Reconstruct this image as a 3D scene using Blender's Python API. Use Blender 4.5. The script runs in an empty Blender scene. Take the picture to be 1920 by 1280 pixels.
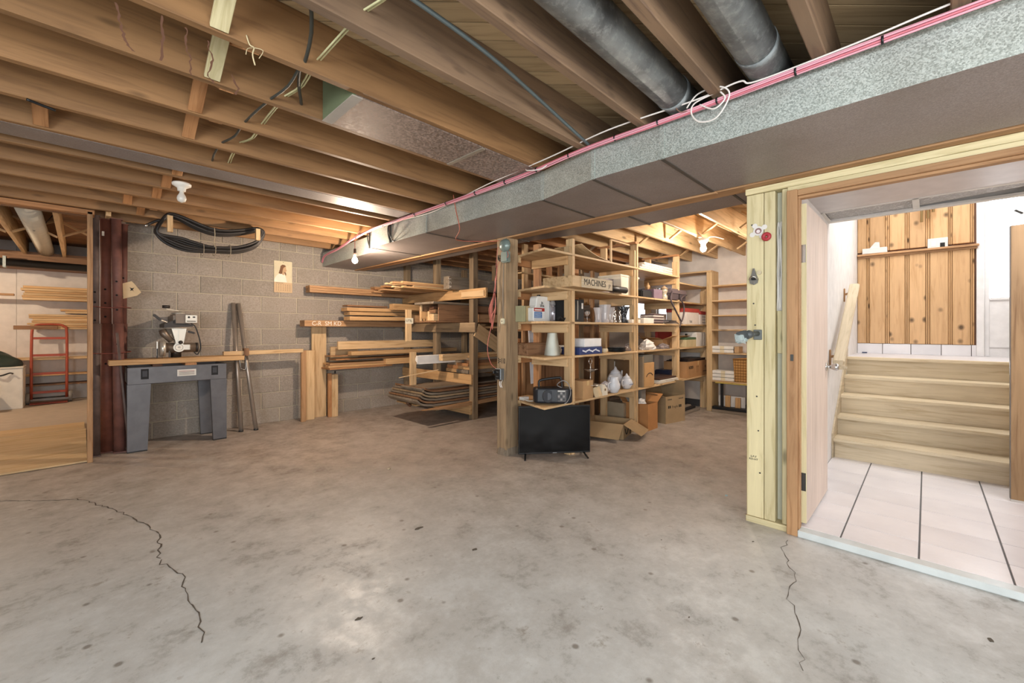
import bpy, bmesh, math, random
from mathutils import Vector, Matrix, Euler
random.seed(7)
SC = bpy.context.scene
COL = SC.collection
# ---------------------------------------------------------------- camera
CAMH = 1.25
cd = bpy.data.cameras.new('camera'); cam = bpy.data.objects.new('camera', cd); COL.objects.link(cam)
cam.location = (0, 0, CAMH); cam.rotation_euler = (math.pi/2, 0, math.radians(-45.6))
cd.sensor_width = 36; cd.lens = 14.8875; cd.shift_y = -22/1920; cd.clip_start = .02
SC.camera = cam
FW = (math.sin(math.radians(45.6)), math.cos(math.radians(45.6)))
RT = (FW[1], -FW[0])
def at(px, py, X=None, Y=None, Z=None):
    """point of the place seen at a pixel of the photograph, on one known plane (measurement helper)"""
    r = (px-960)/794; u = (618-py)/794
    d = (FW[0]+RT[0]*r, FW[1]+RT[1]*r, u)
    if X is not None: t = X/d[0]
    elif Y is not None: t = Y/d[1]
    else: t = (Z-CAMH)/d[2]
    return Vector((d[0]*t, d[1]*t, CAMH+d[2]*t))
# ---------------------------------------------------------------- world, lights, exposure
w = bpy.data.worlds.new('world'); SC.world = w; w.use_nodes = True
w.node_tree.nodes['Background'].inputs[0].default_value = (.80, .90, 1, 1)
w.node_tree.nodes['Background'].inputs[1].default_value = 2.2
SC.view_settings.view_transform = 'Standard'; SC.view_settings.look = 'None'
SC.view_settings.gamma = 1; SC.view_settings.exposure = 0.0; SC.view_settings.use_curve_mapping = False
def area(name, loc, target, sx, sy, power, col):
    l = bpy.data.lights.new(name, 'AREA'); l.shape = 'RECTANGLE'; l.size = sx; l.size_y = sy; l.energy = power; l.color = col
    o = bpy.data.objects.new(name, l); COL.objects.link(o); o.location = loc
    o.rotation_euler = (Vector(target)-Vector(loc)).to_track_quat('-Z', 'Y').to_euler()
    return o
# daylight of the windows behind the photographer, then two fills added for the hall
area('window_daylight', (-2.3, -.6, 1.45), (3, .6, 1.2), 2.6, 1.3, 190, (.86, .94, 1))
area('window_daylight', (.3, -2.3, 1.45), (.6, 4, 1.2), 2.6, 1.3, 105, (.94, .97, 1))
area('stair_fill', (5.7, -.5, 3.5), (4.9, -.2, 0), 1.6, 1.4, 90, (.97, .98, 1))  # unseen fill added above the stairs to brighten the hall
area('hall_fill', (3.95, -.9, 2.2), (3.9, -.7, 0), 1.1, .6, 22, (1, .98, 1))  # added fill below the hall ceiling, no fixture there
area('storage_light', (5.6, .95, 2.25), (5.2, 3.5, .6), 1.2, .3, 16, (1, .93, .84))
# ---------------------------------------------------------------- materials
def hx(s):
    s = s.lstrip('#'); c = [int(s[i:i+2], 16)/255 for i in (0, 2, 4)]
    return tuple((x/12.92 if x <= .04045 else ((x+.055)/1.055)**2.4) for x in c)+(1,)
MATS = {}
class NT:
    def __init__(s, name):
        s.m = bpy.data.materials.new(name); s.m.use_nodes = True; s.t = s.m.node_tree; s.n = s.t.nodes
        s.b = s.n['Principled BSDF']
    def add(s, ty, **kw):
        n = s.n.new(ty)
        for k, v in kw.items(): setattr(n, k, v)
        return n
    def lk(s, a, b): s.t.links.new(a, b)
    def coords(s, scale, rnd=True):
        tc = s.add('ShaderNodeTexCoord'); mp = s.add('ShaderNodeMapping'); mp.inputs['Scale'].default_value = scale
        if rnd:
            oi = s.add('ShaderNodeObjectInfo'); mu = s.add('ShaderNodeMath', operation='MULTIPLY'); mu.inputs[1].default_value = 37.
            s.lk(oi.outputs['Random'], mu.inputs[0]); ad = s.add('ShaderNodeVectorMath', operation='ADD')
            s.lk(tc.outputs['Object'], ad.inputs[0]); s.lk(mu.outputs[0], ad.inputs[1]); s.lk(ad.outputs[0], mp.inputs['Vector']); s.oi = oi
        else: s.lk(tc.outputs['Object'], mp.inputs['Vector'])
        return mp.outputs[0]
    def noise(s, v, scale, detail=4, rough=.55, dist=0):
        n = s.add('ShaderNodeTexNoise'); n.inputs['Scale'].default_value = scale; n.inputs['Detail'].default_value = detail
        n.inputs['Roughness'].default_value = rough; n.inputs['Distortion'].default_value = dist; s.lk(v, n.inputs['Vector']); return n.outputs['Fac']
    def ramp(s, f, stops):
        r = s.add('ShaderNodeValToRGB'); e = r.color_ramp.elements
        while len(e) < len(stops): e.new(.5)
        for i, (p, c) in enumerate(stops): e[i].position = p; e[i].color = c if not isinstance(c, str) else hx(c)
        s.lk(f, r.inputs[0]); return r.outputs[0]
    def mix(s, f, a, b, mode='MIX'):
        m = s.add('ShaderNodeMix', data_type='RGBA', blend_type=mode)
        if isinstance(f, (int, float)): m.inputs[0].default_value = f
        else: s.lk(f, m.inputs[0])
        for k, v in ((6, a), (7, b)):
            if isinstance(v, str): v = hx(v)
            if isinstance(v, tuple): m.inputs[k].default_value = v
            else: s.lk(v, m.inputs[k])
        return m.outputs[2]
    def vary(s, col, amt):
        mr = s.add('ShaderNodeMapRange'); mr.inputs['To Min'].default_value = 1-amt; mr.inputs['To Max'].default_value = 1+amt*.6
        s.lk(s.oi.outputs['Random'], mr.inputs[0]); return s.mix(1., col, mr.outputs[0], 'MULTIPLY')
    def bump(s, h, st, dist=.01):
        b = s.add('ShaderNodeBump'); b.inputs['Strength'].default_value = st; b.inputs['Distance'].default_value = dist
        s.lk(h, b.inputs['Height']); s.lk(b.outputs[0], s.b.inputs['Normal'])
    def out(s, col=None, rough=None, metal=0, spec=None):
        if col is not None:
            if isinstance(col, str): col = hx(col)
            if isinstance(col, tuple): s.b.inputs['Base Color'].default_value = col
            else: s.lk(col, s.b.inputs['Base Color'])
        if rough is not None:
            if isinstance(rough, (int, float)): s.b.inputs['Roughness'].default_value = rough
            else: s.lk(rough, s.b.inputs['Roughness'])
        s.b.inputs['Metallic'].default_value = metal
        if spec is not None: s.b.inputs['Specular IOR Level'].default_value = spec
        return s.m
def plain(col, rough=.6, metal=0, em=0, var=.06):
    k = ('p', col, rough, metal, em)
    if k in MATS: return MATS[k]
    t = NT('paint_'+col.strip('#'))
    if em:
        t.b.inputs['Emission Color'].default_value = hx(col); t.b.inputs['Emission Strength'].default_value = em
    v = t.coords((1, 1, 1)); f = t.noise(v, 9, 4)
    c = t.ramp(f, [(.3, tuple(x*(1-var*2) for x in hx(col)[:3])+(1,)), (.65, hx(col))])
    MATS[k] = t.out(c, rough, metal); return t.m
WOODS = {  # light, dark, knots, stain
 'joist': ('#97714b', '#7f5d3e', .5, .4), 'joist2': ('#8e735a', '#715a49', .4, .5), 'plank': ('#bba07a', '#a18763', .45, .08),
 'fir': ('#b98558', '#93633c', .3, .25), 'pine': ('#d2b186', '#b08a5c', .7, .15), 'green': ('#d2c59c', '#b5a679', .6, .15),
 'old': ('#9f8769', '#745f4a', .6, .5), 'ply': ('#d0b287', '#b8935f', .1, .15), 'maple': ('#cdbc9f', '#b5a07e', .15, .2),
 'doorpink': ('#cbb9ab', '#bca799', .05, .2), 'doorbrown': ('#a98a66', '#846546', .1, .35), 'knotty': ('#cfa678', '#bb9060', 1.3, .1),
 'tread': ('#dccbac', '#c7b28f', .1, .1),
 'dark': ('#6d4a35', '#43291c', .1, .3), 'casing': ('#b98f66', '#946a45', .2, .3), 'grey': ('#8d7f6e', '#645647', .4, .4),
 'cut': ('#c9a070', '#a57c50', .3, .2), 'walnut': ('#8f6a4c', '#5e3f29', .3, .3)}
def wood(kind, ax='X', rough=.62):
    k = ('w', kind, ax, rough)
    if k in MATS: return MATS[k]
    li, da, kn, st = WOODS[kind]
    t = NT('wood_'+kind+'_'+ax.lower())
    s = {'X': (1, 14, 14), 'Y': (14, 1, 14), 'Z': (14, 14, 1)}[ax]; s2 = {'X': (2.2, 7, 7), 'Y': (7, 2.2, 7), 'Z': (7, 7, 2.2)}[ax]
    if kind == 'knotty': s2 = (5.5, 5.5, 4.2)
    if kind == 'plank': s2 = (4, 10, 10)
    v = t.coords(s); f = t.noise(v, 2.1, 6, .6, .7)
    c = t.ramp(f, [(.3, da), (.5, li), (.72, tuple(min(1, x*1.1) for x in hx(li)[:3])+(1,))])
    tc = t.n.new('ShaderNodeMapping'); tc.inputs['Scale'].default_value = s2
    ad = [n for n in t.n if n.bl_idname == 'ShaderNodeVectorMath'][0]; t.lk(ad.outputs[0], tc.inputs['Vector'])
    lo = t.noise(tc.outputs[0], .5, 3); c = t.mix(t.ramp(lo, [(.42, (0, 0, 0, 1)), (.7, (st, st, st, 1))]), c, tuple(x*.45 for x in hx(da)[:3])+(1,))
    vo = t.add('ShaderNodeTexVoronoi'); vo.inputs['Scale'].default_value = 1.0 if kn < 1 else 1.25; vo.inputs['Randomness'].default_value = 1; t.lk(tc.outputs[0], vo.inputs['Vector'])
    kf = t.ramp(vo.outputs['Distance'], [(.06*min(1.5, kn+.3), (1, 1, 1, 1)), (.15*min(1.5, kn+.3), (0, 0, 0, 1))])
    kk = t.mix(1., kf, (min(1, kn),)*3+(1,), 'MULTIPLY')
    c = t.mix(kk, c, tuple(x*.25 for x in hx(da)[:3])+(1,))
    c = t.vary(c, .16); t.bump(f, .12, .004)
    MATS[k] = t.out(c, rough, 0, .35); return t.m
def m_galv(name, base, li, rough=.38, metal=.75, sc=90):
    if name in MATS: return MATS[name]
    t = NT(name); v = t.coords((1, 1, 1)); vo = t.add('ShaderNodeTexVoronoi'); vo.inputs['Scale'].default_value = sc; t.lk(v, vo.inputs['Vector'])
    sp = t.ramp(vo.outputs['Color'], [(.2, base), (.85, li)]); n = t.noise(v, 2.2, 4)
    c = t.mix(t.ramp(n, [(.45, (0, 0, 0, 1)), (.75, (.35, .35, .35, 1))]), sp, '#6b5f52')
    r = t.ramp(vo.outputs['Color'], [(0, (rough-.1,)*3+(1,)), (1, (rough+.2,)*3+(1,))])
    MATS[name] = t.out(c, r, metal); return t.m
def m_concrete():
    t = NT('concrete_floor'); v = t.coords((1, 1, 1), False)
    a = t.noise(v, .55, 6, .6, .4); b = t.noise(v, 4.6, 10, .74); d = t.noise(v, 22, 8, .75); e = t.noise(v, 9, 6, .7, .2)
    c = t.ramp(a, [(.36, '#aaa7a1'), (.48, '#b5b4b0'), (.62, '#bdbebb')])
    c = t.mix(t.ramp(b, [(.48, (0, 0, 0, 1)), (.62, (.5, .5, .5, 1))]), c, '#d2d4d2')
    c = t.mix(t.ramp(b, [(.33, (.6, .6, .6, 1)), (.45, (0, 0, 0, 1))]), c, '#7b756c')
    c = t.mix(t.ramp(e, [(.62, (0, 0, 0, 1)), (.72, (.6, .6, .6, 1))]), c, '#7b6f60')
    c = t.mix(t.ramp(d, [(.60, (0, 0, 0, 1)), (.70, (.45, .45, .45, 1))]), c, '#716a60')
    vo = t.add('ShaderNodeTexVoronoi'); vo.inputs['Scale'].default_value = 5.5; t.lk(v, vo.inputs['Vector'])
    c = t.mix(t.ramp(vo.outputs['Distance'], [(.05, (.75, .75, .75, 1)), (.10, (0, 0, 0, 1))]), c, '#6a6258')
    # earth brown stain plus warm bulb tone painted in, growing away from the camera
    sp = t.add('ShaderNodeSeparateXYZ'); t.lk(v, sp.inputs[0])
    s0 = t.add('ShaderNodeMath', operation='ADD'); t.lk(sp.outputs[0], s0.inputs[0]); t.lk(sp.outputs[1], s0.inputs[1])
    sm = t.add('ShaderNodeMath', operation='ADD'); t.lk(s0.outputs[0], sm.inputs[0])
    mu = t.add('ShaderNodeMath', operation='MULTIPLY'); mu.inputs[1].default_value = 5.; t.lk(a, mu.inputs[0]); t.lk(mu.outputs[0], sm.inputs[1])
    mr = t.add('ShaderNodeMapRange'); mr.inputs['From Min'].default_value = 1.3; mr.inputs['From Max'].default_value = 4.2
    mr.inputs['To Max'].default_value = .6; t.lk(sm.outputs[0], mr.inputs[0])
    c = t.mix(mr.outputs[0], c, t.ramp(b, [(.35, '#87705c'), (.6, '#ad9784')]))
    t.bump(d, .18, .006)
    return t.out(c, t.ramp(b, [(.40, (.55,)*3+(1,)), (.62, (.30,)*3+(1,))]), 0, .45)
def m_block():
    t = NT('concrete_block'); v = t.coords((1, 1, 1)); n = t.noise(v, 60, 8, .8); a = t.noise(v, 3, 4)
    c = t.ramp(n, [(.3, '#7d746b'), (.5, '#a09488'), (.7, '#b7aca0')]); c = t.mix(t.ramp(a, [(.4, (0, 0, 0, 1)), (.7, (.4, .4, .4, 1))]), c, '#8c8272')
    c = t.vary(c, .10); t.bump(n, .35, .006); return t.out(c, .9, 0, .2)
def m_glass(name='clear_glass', col='#ffffff', rough=.05):
    if name in MATS: return MATS[name]
    t = NT(name); t.b.inputs['Transmission Weight'].default_value = .92; t.b.inputs['IOR'].default_value = 1.45
    MATS[name] = t.out(hx(col), rough); return t.m
WHITE = plain('#dedad4', .8); DRY = plain('#d9cfc6', .85); BLK = plain('#141415', .45); BLKR = plain('#1d1c1c', .75)
KRAFT = plain('#b58f64', .85); KRAFT2 = plain('#cdb48f', .85); STEELG = plain('#5d6068', .45, .35); CHROME = plain('#c8c6c2', .22, .95)
DKMET = plain('#4b4946', .4, .7); CREAM = plain('#e2d8c4', .7); INK = plain('#1b1a19', .8); CHALK = plain('#e9e2d6', .9)
GALV = m_galv('galvanized_sheet', '#9aa19a', '#c9cfc8', .45, .5, 220); GALVD = m_galv('galvanized_shaded', '#857c79', '#a59c98', .45, .4, 240)  # second sheet is the darker copy, underside shade in its colour
# ---------------------------------------------------------------- geometry helpers
WL = {}
def fin(name, me, mat, parent=None, loc=(0, 0, 0), rot=None):
    o = bpy.data.objects.new(name, me); COL.objects.link(o); loc = Vector(loc); WL[o] = loc
    if mat is not None and len(me.materials) == 0: me.materials.append(mat)
    if parent is not None:
        o.parent = parent; o.location = loc-WL[parent]
    else: o.location = loc
    if rot: o.rotation_euler = rot
    return o
def thing(name, label, cat, loc=(0, 0, 0), group=None, rz=0, local=False):
    o = bpy.data.objects.new(name, None); COL.objects.link(o); o.location = loc; o.rotation_euler = (0, 0, rz); o.empty_display_size = .1
    WL[o] = Vector((0, 0, 0)) if (local or rz) else Vector(loc)
    o['label'] = label; o['category'] = cat
    if group: o['group'] = group
    return o
def tag(o, label, cat, group=None):
    o['label'] = label; o['category'] = cat
    if group: o['group'] = group
    return o
def struct(name, loc=(0, 0, 0)):
    o = bpy.data.objects.new(name, None); COL.objects.link(o); WL[o] = Vector(loc); o.location = loc; o['kind'] = 'structure'; return o
def S(o): o['kind'] = 'structure'; return o
BOXC = {}
def box_mesh(sx, sy, sz, mat, bev=0):
    k = (round(sx, 4), round(sy, 4), round(sz, 4), mat.name if mat else '', round(bev, 4))
    if k in BOXC: return BOXC[k]
    bm = bmesh.new(); bmesh.ops.create_cube(bm, size=1)
    bmesh.ops.scale(bm, vec=(max(sx, .0008), max(sy, .0008), max(sz, .0008)), verts=bm.verts)
    if bev: bmesh.ops.bevel(bm, geom=bm.edges[:], offset=min(bev, sx*.45, sy*.45, sz*.45), segments=1 if bev < .006 else 2, affect='EDGES')
    me = bpy.data.meshes.new('block'); bm.to_mesh(me); bm.free(); me.materials.append(mat); BOXC[k] = me; return me
def bx(name, lo, hi, mat, parent=None, bev=0):
    a = Vector([min(l, h) for l, h in zip(lo, hi)]); b = Vector([max(l, h) for l, h in zip(lo, hi)]); s = b-a
    return fin(name, box_mesh(s.x, s.y, s.z, mat, bev), mat, parent, (a+b)/2)
def bc(name, c, s, mat, parent=None, rot=None, bev=0): return fin(name, box_mesh(*s, mat, bev), mat, parent, c, rot)
def bar(name, p, q, wd, th, mat, parent=None, bev=0, roll=0):
    p = Vector(p); q = Vector(q); d = q-p; e = d.to_track_quat('X', 'Z').to_euler()
    if roll: e = (d.to_track_quat('X', 'Z').to_matrix() @ Matrix.Rotation(roll, 3, 'X')).to_euler()
    return fin(name, box_mesh(d.length, wd, th, mat, bev), mat, parent, (p+q)/2, e)
def mesh(name, vs, fs, mat, parent=None, loc=(0, 0, 0), smooth=False, rot=None):
    me = bpy.data.meshes.new(name); me.from_pydata([tuple(v) for v in vs], [], fs); me.update()
    bm = bmesh.new(); bm.from_mesh(me); bmesh.ops.recalc_face_normals(bm, faces=bm.faces[:]); bm.to_mesh(me); bm.free()
    if smooth: me.polygons.foreach_set('use_smooth', [True]*len(me.polygons))
    return fin(name, me, mat, parent, loc, rot)
def prism(name, pts, axis, a, b, mat, parent=None, loc=(0, 0, 0), rot=None):
    """polygon extruded along an axis: pts in the two remaining coordinates"""
    def P(u, v, w): return {'X': (w, u, v), 'Y': (u, w, v), 'Z': (u, v, w)}[axis]
    n = len(pts); vs = [P(u, v, a) for u, v in pts]+[P(u, v, b) for u, v in pts]
    fs = [tuple(range(n))[::-1], tuple(range(n, 2*n))]+[(i, (i+1) % n, n+(i+1) % n, n+i) for i in range(n)]
    if not any(loc):
        c = sum((Vector(v) for v in vs), Vector())/len(vs); vs = [Vector(v)-c for v in vs]; loc = c
    return mesh(name, vs, fs, mat, parent, loc, False, rot)
def tube_data(path, r, seg=8, closed=False):
    P = [Vector(p) for p in path]; n = len(P); vs = []; fs = []; up = None
    rr = r if isinstance(r, (list, tuple)) else [r]*n
    for i, p in enumerate(P):
        if closed: t = P[(i+1) % n]-P[i-1]
        else: t = P[min(i+1, n-1)]-P[max(i-1, 0)]
        t.normalize()
        if up is None:
            up = Vector((0, 0, 1)) if abs(t.z) < .9 else Vector((1, 0, 0))
        s = t.cross(up).normalized(); u = s.cross(t).normalized(); up = u
        for k in range(seg):
            a = 2*math.pi*k/seg; vs.append(p+s*math.cos(a)*rr[i]+u*math.sin(a)*rr[i])
    for i in range(n if closed else n-1):
        j = (i+1) % n
        for k in range(seg): fs.append((i*seg+k, i*seg+(k+1) % seg, j*seg+(k+1) % seg, j*seg+k))
    if not closed: fs += [tuple(range(seg))[::-1], tuple(range((n-1)*seg, n*seg))]
    return vs, fs
def smooth_path(pts, k=6, closed=False):
    P = [Vector(p) for p in pts]; n = len(P); out = []
    for i in range(n if closed else n-1):
        if closed: a, b, c, d = P[i-1], P[i], P[(i+1) % n], P[(i+2) % n]
        else: a, b, c, d = P[max(i-1, 0)], P[i], P[i+1], P[min(i+2, n-1)]
        for j in range(k):
            t = j/k; out.append(.5*((2*b)+(c-a)*t+(2*a-5*b+4*c-d)*t*t+(3*b-a-3*c+d)*t**3))
    if not closed: out.append(P[-1])
    return out
def tube(name, path, r, mat, parent=None, seg=8, closed=False, sm=0):
    if sm: path = smooth_path(path, sm, closed)
    c = Vector(path[0]); vs, fs = tube_data([Vector(p)-c for p in path], r, seg, closed)
    return mesh(name, vs, fs, mat, parent, c, True)
def cyl(name, p, q, r, mat, parent=None, seg=16, r2=None):
    p = Vector(p); q = Vector(q); c = (p+q)/2
    vs, fs = tube_data([p-c, q-c], [r, r if r2 is None else r2], seg)
    o = mesh(name, vs, fs, mat, parent, c)
    for f in o.data.polygons: f.use_smooth = len(f.vertices) == 4
    return o
def lathe(name, prof, mat, loc, parent=None, seg=20, rot=None, sx=1, sy=1):
    vs = []; fs = []; n = len(prof)
    for r, z in prof:
        for k in range(seg): a = 2*math.pi*k/seg; vs.append((r*math.cos(a)*sx, r*math.sin(a)*sy, z))
    for i in range(n-1):
        for k in range(seg): fs.append((i*seg+k, i*seg+(k+1) % seg, (i+1)*seg+(k+1) % seg, (i+1)*seg+k))
    fs += [tuple(range(seg))[::-1], tuple(range((n-1)*seg, n*seg))]
    return mesh(name, vs, fs, mat, parent, loc, True, rot)
def ball(name, c, r, mat, parent=None, sc=(1, 1, 1), seg=14, rot=None):
    prof = [(r*math.sin(math.pi*i/8), -r*math.cos(math.pi*i/8)*sc[2]) for i in range(9)]; prof[0] = (.0005, prof[0][1]); prof[-1] = (.0005, prof[-1][1])
    return lathe(name, prof, mat, c, parent, seg, rot, sc[0], sc[1])
def text(name, s, size, c, mat, parent, rot, ext=.0006, bold=0, sx=1):
    cu = bpy.data.curves.new('t', 'FONT'); cu.body = s; cu.size = size; cu.align_x = 'CENTER'; cu.align_y = 'CENTER'; cu.extrude = ext; cu.offset = bold; cu.resolution_u = 2
    t = bpy.data.objects.new('t', cu); COL.objects.link(t); bpy.context.view_layer.update()
    me = bpy.data.meshes.new_from_object(t.evaluated_get(bpy.context.evaluated_depsgraph_get())); bpy.data.objects.remove(t)
    if sx != 1:
        for v in me.vertices: v.co.x *= sx
    me.materials.clear(); me.materials.append(mat)
    return fin(name, me, mat, parent, c, rot)
RY = (math.pi/2, 0, 0)              # writing that faces -Y
RX = (math.pi/2, 0, -math.pi/2)     # writing that faces -X
# ================================================================ the setting
ZC = 2.38           # underside of the joists
ZF = 2.615          # underside of the subfloor
# ---- floor
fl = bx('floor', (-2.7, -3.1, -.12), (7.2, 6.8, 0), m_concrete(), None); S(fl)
def crack(pts, wd, seed):
    rnd = random.Random(seed); P = []
    for i in range(len(pts)-1):
        a = Vector(pts[i]); b = Vector(pts[i+1])
        k = max(2, int((b-a).length/.035))
        for j in range(k):
            q = a.lerp(b, j/k)+Vector((rnd.uniform(-1, 1), rnd.uniform(-1, 1), 0))*.013; P.append(q)
    vs = []; fs = []
    for i, p in enumerate(P):
        t = (P[min(i+1, len(P)-1)]-P[max(i-1, 0)]).normalized(); s = Vector((-t.y, t.x, 0))*wd*rnd.uniform(.25, 1.2)
        vs += [p-s+Vector((0, 0, .0012)), p+s+Vector((0, 0, .0012))]
        if i: fs.append((2*i-2, 2*i-1, 2*i+1, 2*i))
    mesh('crack', vs, fs, plain('#5b5248', .95), fl)
G = lambda x, y: at(x, y, Z=0)
crack([G(-60, 940), G(60, 938), G(150, 936), G(215, 955), G(255, 975), G(300, 1000), G(298, 1052)], .004, 1)
crack([G(298, 1052), G(340, 1078), G(352, 1115), G(372, 1160), G(380, 1215)], .0028, 2)
crack([G(1478, 1012), G(1465, 1030), G(1490, 1080), G(1480, 1125), G(1500, 1180), G(1507, 1275)], .0018, 3)
for i, (x, y, s) in enumerate([(785, 990, .03), (890, 1030, .022), (672, 1160, .018), (1292, 1157, .007), (1412, 1015, .01), (1067, 962, .007), (700, 1235, .008), (1240, 1012, .008), (1130, 1142, .004), (1858, 1200, .02)]):
    p = G(x, y); rnd = random.Random(i)
    vs = [(math.cos(a*.7)*s*rnd.uniform(.6, 1.2), math.sin(a*.7)*s*rnd.uniform(.3, .7), 0) for a in range(9)]
    mesh('stain', vs, [tuple(range(9))], plain('#5f574b', .9), fl, (p.x, p.y, .0011))
pebble = lathe('pebble', [(.004, 0), (.014, .004), (.012, .012), (.003, .015)], plain('#b9a78c', .9), G(729, 880), None, 7, None, 1.3, .8)
tag(pebble, 'small tan wood chip lying on the bare floor before the shelves', 'chip')
gem = lathe('glass_chip', [(.009, 0), (.010, .004), (.008, .006), (.001, .006)], plain('#9fc3cc', .3), G(1362, 929), None, 12)
tag(gem, 'shiny pale blue chip lying on the concrete near the stud wall', 'chip')
# ---- block wall
YB = 6.33; BL, BH = .445, .215
wb = bx('wall_back', (.14, YB+.008, 0), (7.2, YB+.02, ZF+.2), plain('#bfb29c', .95)); S(wb)
blk = m_block(); rnd = random.Random(4)
for k in range(12):
    z0 = -.02+k*BH; z1 = min(z0+BH-.011, ZF)
    x = .81-BL*3-(BL/2 if k % 2 == 0 else 0)
    n = 17 if k < 11 else 34
    for i in range(n):
        L = BL if k < 11 else BL/2
        a = x+i*L; b = a+L-.012
        if b < .2 or a > 7.1: continue
        a = max(a, .14)
        if b <= a+.02: continue
        bx('concrete_block', (a, YB-rnd.uniform(0, .003), max(z0, 0)), (b, YB+.03, z1), blk, wb, .003)
# ---- other walls of the basement
wf = struct('wall_right')
def wallpc(nm, lo, hi, m, par): return bx(nm, lo, hi, m, par)
WX = 7.1
wins = [(3.56, 4.07, 1.4, 2.0), (2.98, 3.40, 1.4, 2.0)]
for lo, hi in [((WX, .75, 0), (WX+.1, 6.4, 1.4)), ((WX, .75, 2.0), (WX+.1, 6.4, ZF+.1)), ((WX, .75, 1.4), (WX+.1, 2.98, 2)), ((WX, 3.40, 1.4), (WX+.1, 3.56, 2)), ((WX, 4.07, 1.4), (WX+.1, 6.4, 2))]:
    wallpc('drywall_panel', lo, hi, DRY, wf)
for i, (a, b, c, d) in enumerate(wins):
    wn = struct('window_%d' % (i+1), (WX+.05, a, c))
    bx('pane', (WX+.07, a, c), (WX+.075, b, d), plain('#f4f8ff', .5, em=3.2), wn)
    for lo, hi in [((WX+.03, a, c), (WX+.07, b, c+.025)), ((WX+.03, a, d-.025), (WX+.07, b, d)), ((WX+.03, a, c), (WX+.07, a+.025, d)), ((WX+.03, b-.025, c), (WX+.07, b, d))]:
        bx('window_frame', lo, hi, plain('#8f8d8c', .6), wn)
S(bx('baseboard_right', (WX-.012, .86, 0), (WX, 6.3, .11), plain('#3a3a3d', .7)))
S(bx('wall_front', (-2.7, -2.7, 0), (3.06, -2.6, ZF+.1), plain('#b9ab98', .9)))
S(bx('wall_left', (-2.7, -2.6, 0), (-2.6, 5.7, ZF+.1), plain('#b9ab98', .9)))
S(bx('wall_opening', (-2.7, 5.7, 0), (-1.5, 5.8, ZF+.1), plain('#a9967e', .9)))
# wall between basement and hall, seen end on: studs, plates, drywall
sw = struct('wall_hall'); GRN = lambda a: wood('green', a)
Yp = lambda px: 3.06*(.6997-.7145*(px-960)/794)/(.7145+.6997*(px-960)/794)
bx('drywall_panel', (3.15, .645, 0), (7.1, .665, 3.6), plain('#ded9d4', .85), sw)
bx('drywall_panel', (3.20, .825, 0), (7.1, .845, ZF), DRY, sw)
bx('stud', (3.06, Yp(1432)+.0015, .04), (3.17, Yp(1400), 2.125), GRN('Z'), sw, .003)
bx('stud', (3.062, Yp(1453), .04), (3.15, Yp(1432)-.0015, 2.125), GRN('Z'), sw, .003)
bx('stud', (3.064, Yp(1477), .04), (3.15, Yp(1466), 2.125), GRN('Z'), sw, .003)
bx('drywall_panel', (3.13, Yp(1467), .04), (3.145, Yp(1452), 2.125), plain('#bdbaa6', .8), sw)
bx('blocking', (3.10, Yp(1465), 1.10), (3.13, Yp(1454), 1.37), GRN('Z'), sw, .002)
bx('sill_plate', (3.055, Yp(1477), 0), (3.16, Yp(1400)+.004, .038), GRN('Y'), sw, .002)
bx('top_plate', (3.05, -2.6, 2.128), (3.16, Yp(1400)+.005, 2.166), GRN('Y'), sw, .002)
bx('top_plate', (3.053, -2.6, 2.097), (3.16, Yp(1477), 2.127), GRN('Y'), sw, .002)
for y in range(6):  # nails and knots of the studs
    cyl('nail_head', (3.058, Yp(1410+3*y), [1.93, 1.42, 1.28, .82, .6, .33][y]), (3.0605, Yp(1410+3*y), [1.93, 1.42, 1.28, .82, .6, .33][y]), .005, DKMET, sw, 8)
text('lettering', 'S-P-F\nKD-HT', .017, (3.0592, Yp(1413), .42), INK, sw, RX)
wr = struct('wall_stairs')
bx('drywall_panel', (3.06, -2.6, 0), (3.16, -.44, 2.1), plain('#ded9d4', .85), wr)
bx('drywall_panel', (3.16, -1.35, 0), (4.75, -1.25, 3.6), plain('#ded9d4', .85), wr)
bx('drywall_panel', (4.66, -1.25, 0), (4.76, -.72, 3.6), plain('#e2ddd8', .85), wr)
bx('drywall_panel', (4.76, -.80, 0), (7.2, -.72, 3.6), plain('#ded9d4', .85), wr)
# ---- doorway and its leaf
CAS = lambda a: wood('casing', a)
dr = struct('door_1')
y0, y1 = Yp(1497), Yp(1477)
bx('jamb', (3.03, y0, .0), (3.16, y1, 2.10), CAS('Z'), dr, .003)
bx('jamb', (3.05, y0-.008, .04), (3.10, y0, 2.05), CAS('Z'), dr, .002)
bx('jamb', (3.03, -.44, 0), (3.16, -.41, 2.10), CAS('Z'), dr, .003)
bx('head_jamb', (3.03, -.41, 2.06), (3.16, y0, 2.096), CAS('Y'), dr, .003)
bx('head_jamb', (3.05, -.41, 2.045), (3.10, y0, 2.06), CAS('Y'), dr, .002)
lf = bx('leaf', (3.137, .528, .055), (3.90, .567, 2.03), wood('doorpink', 'Z', .5), dr, .002)
bx('edge_strip', (3.133, .529, .056), (3.137, .566, 2.029), wood('green', 'Z'), lf)
for z in (1.72, .31):
    h = bx('hinge', (3.128, .532, z-.055), (3.134, .572, z+.055), CHROME if z > 1 else DKMET, lf)
    cyl('hinge_pin', (3.124, .575, z-.057), (3.124, .575, z+.057), .007, CHROME, h, 10)
kb = cyl('door_knob', (3.835, .528, .98), (3.835, .500, .98), .010, CHROME, lf, 12)
cyl('rose', (3.835, .5285, .98), (3.835, .522, .98), .030, CHROME, kb, 18)
lathe('knob', [(.012, 0), (.017, .01), (.024, .024), (.026, .04), (.020, .052), (.002, .054)], CHROME, (3.835, .505, .98), kb, 18, (math.pi/2, 0, 0))
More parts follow.
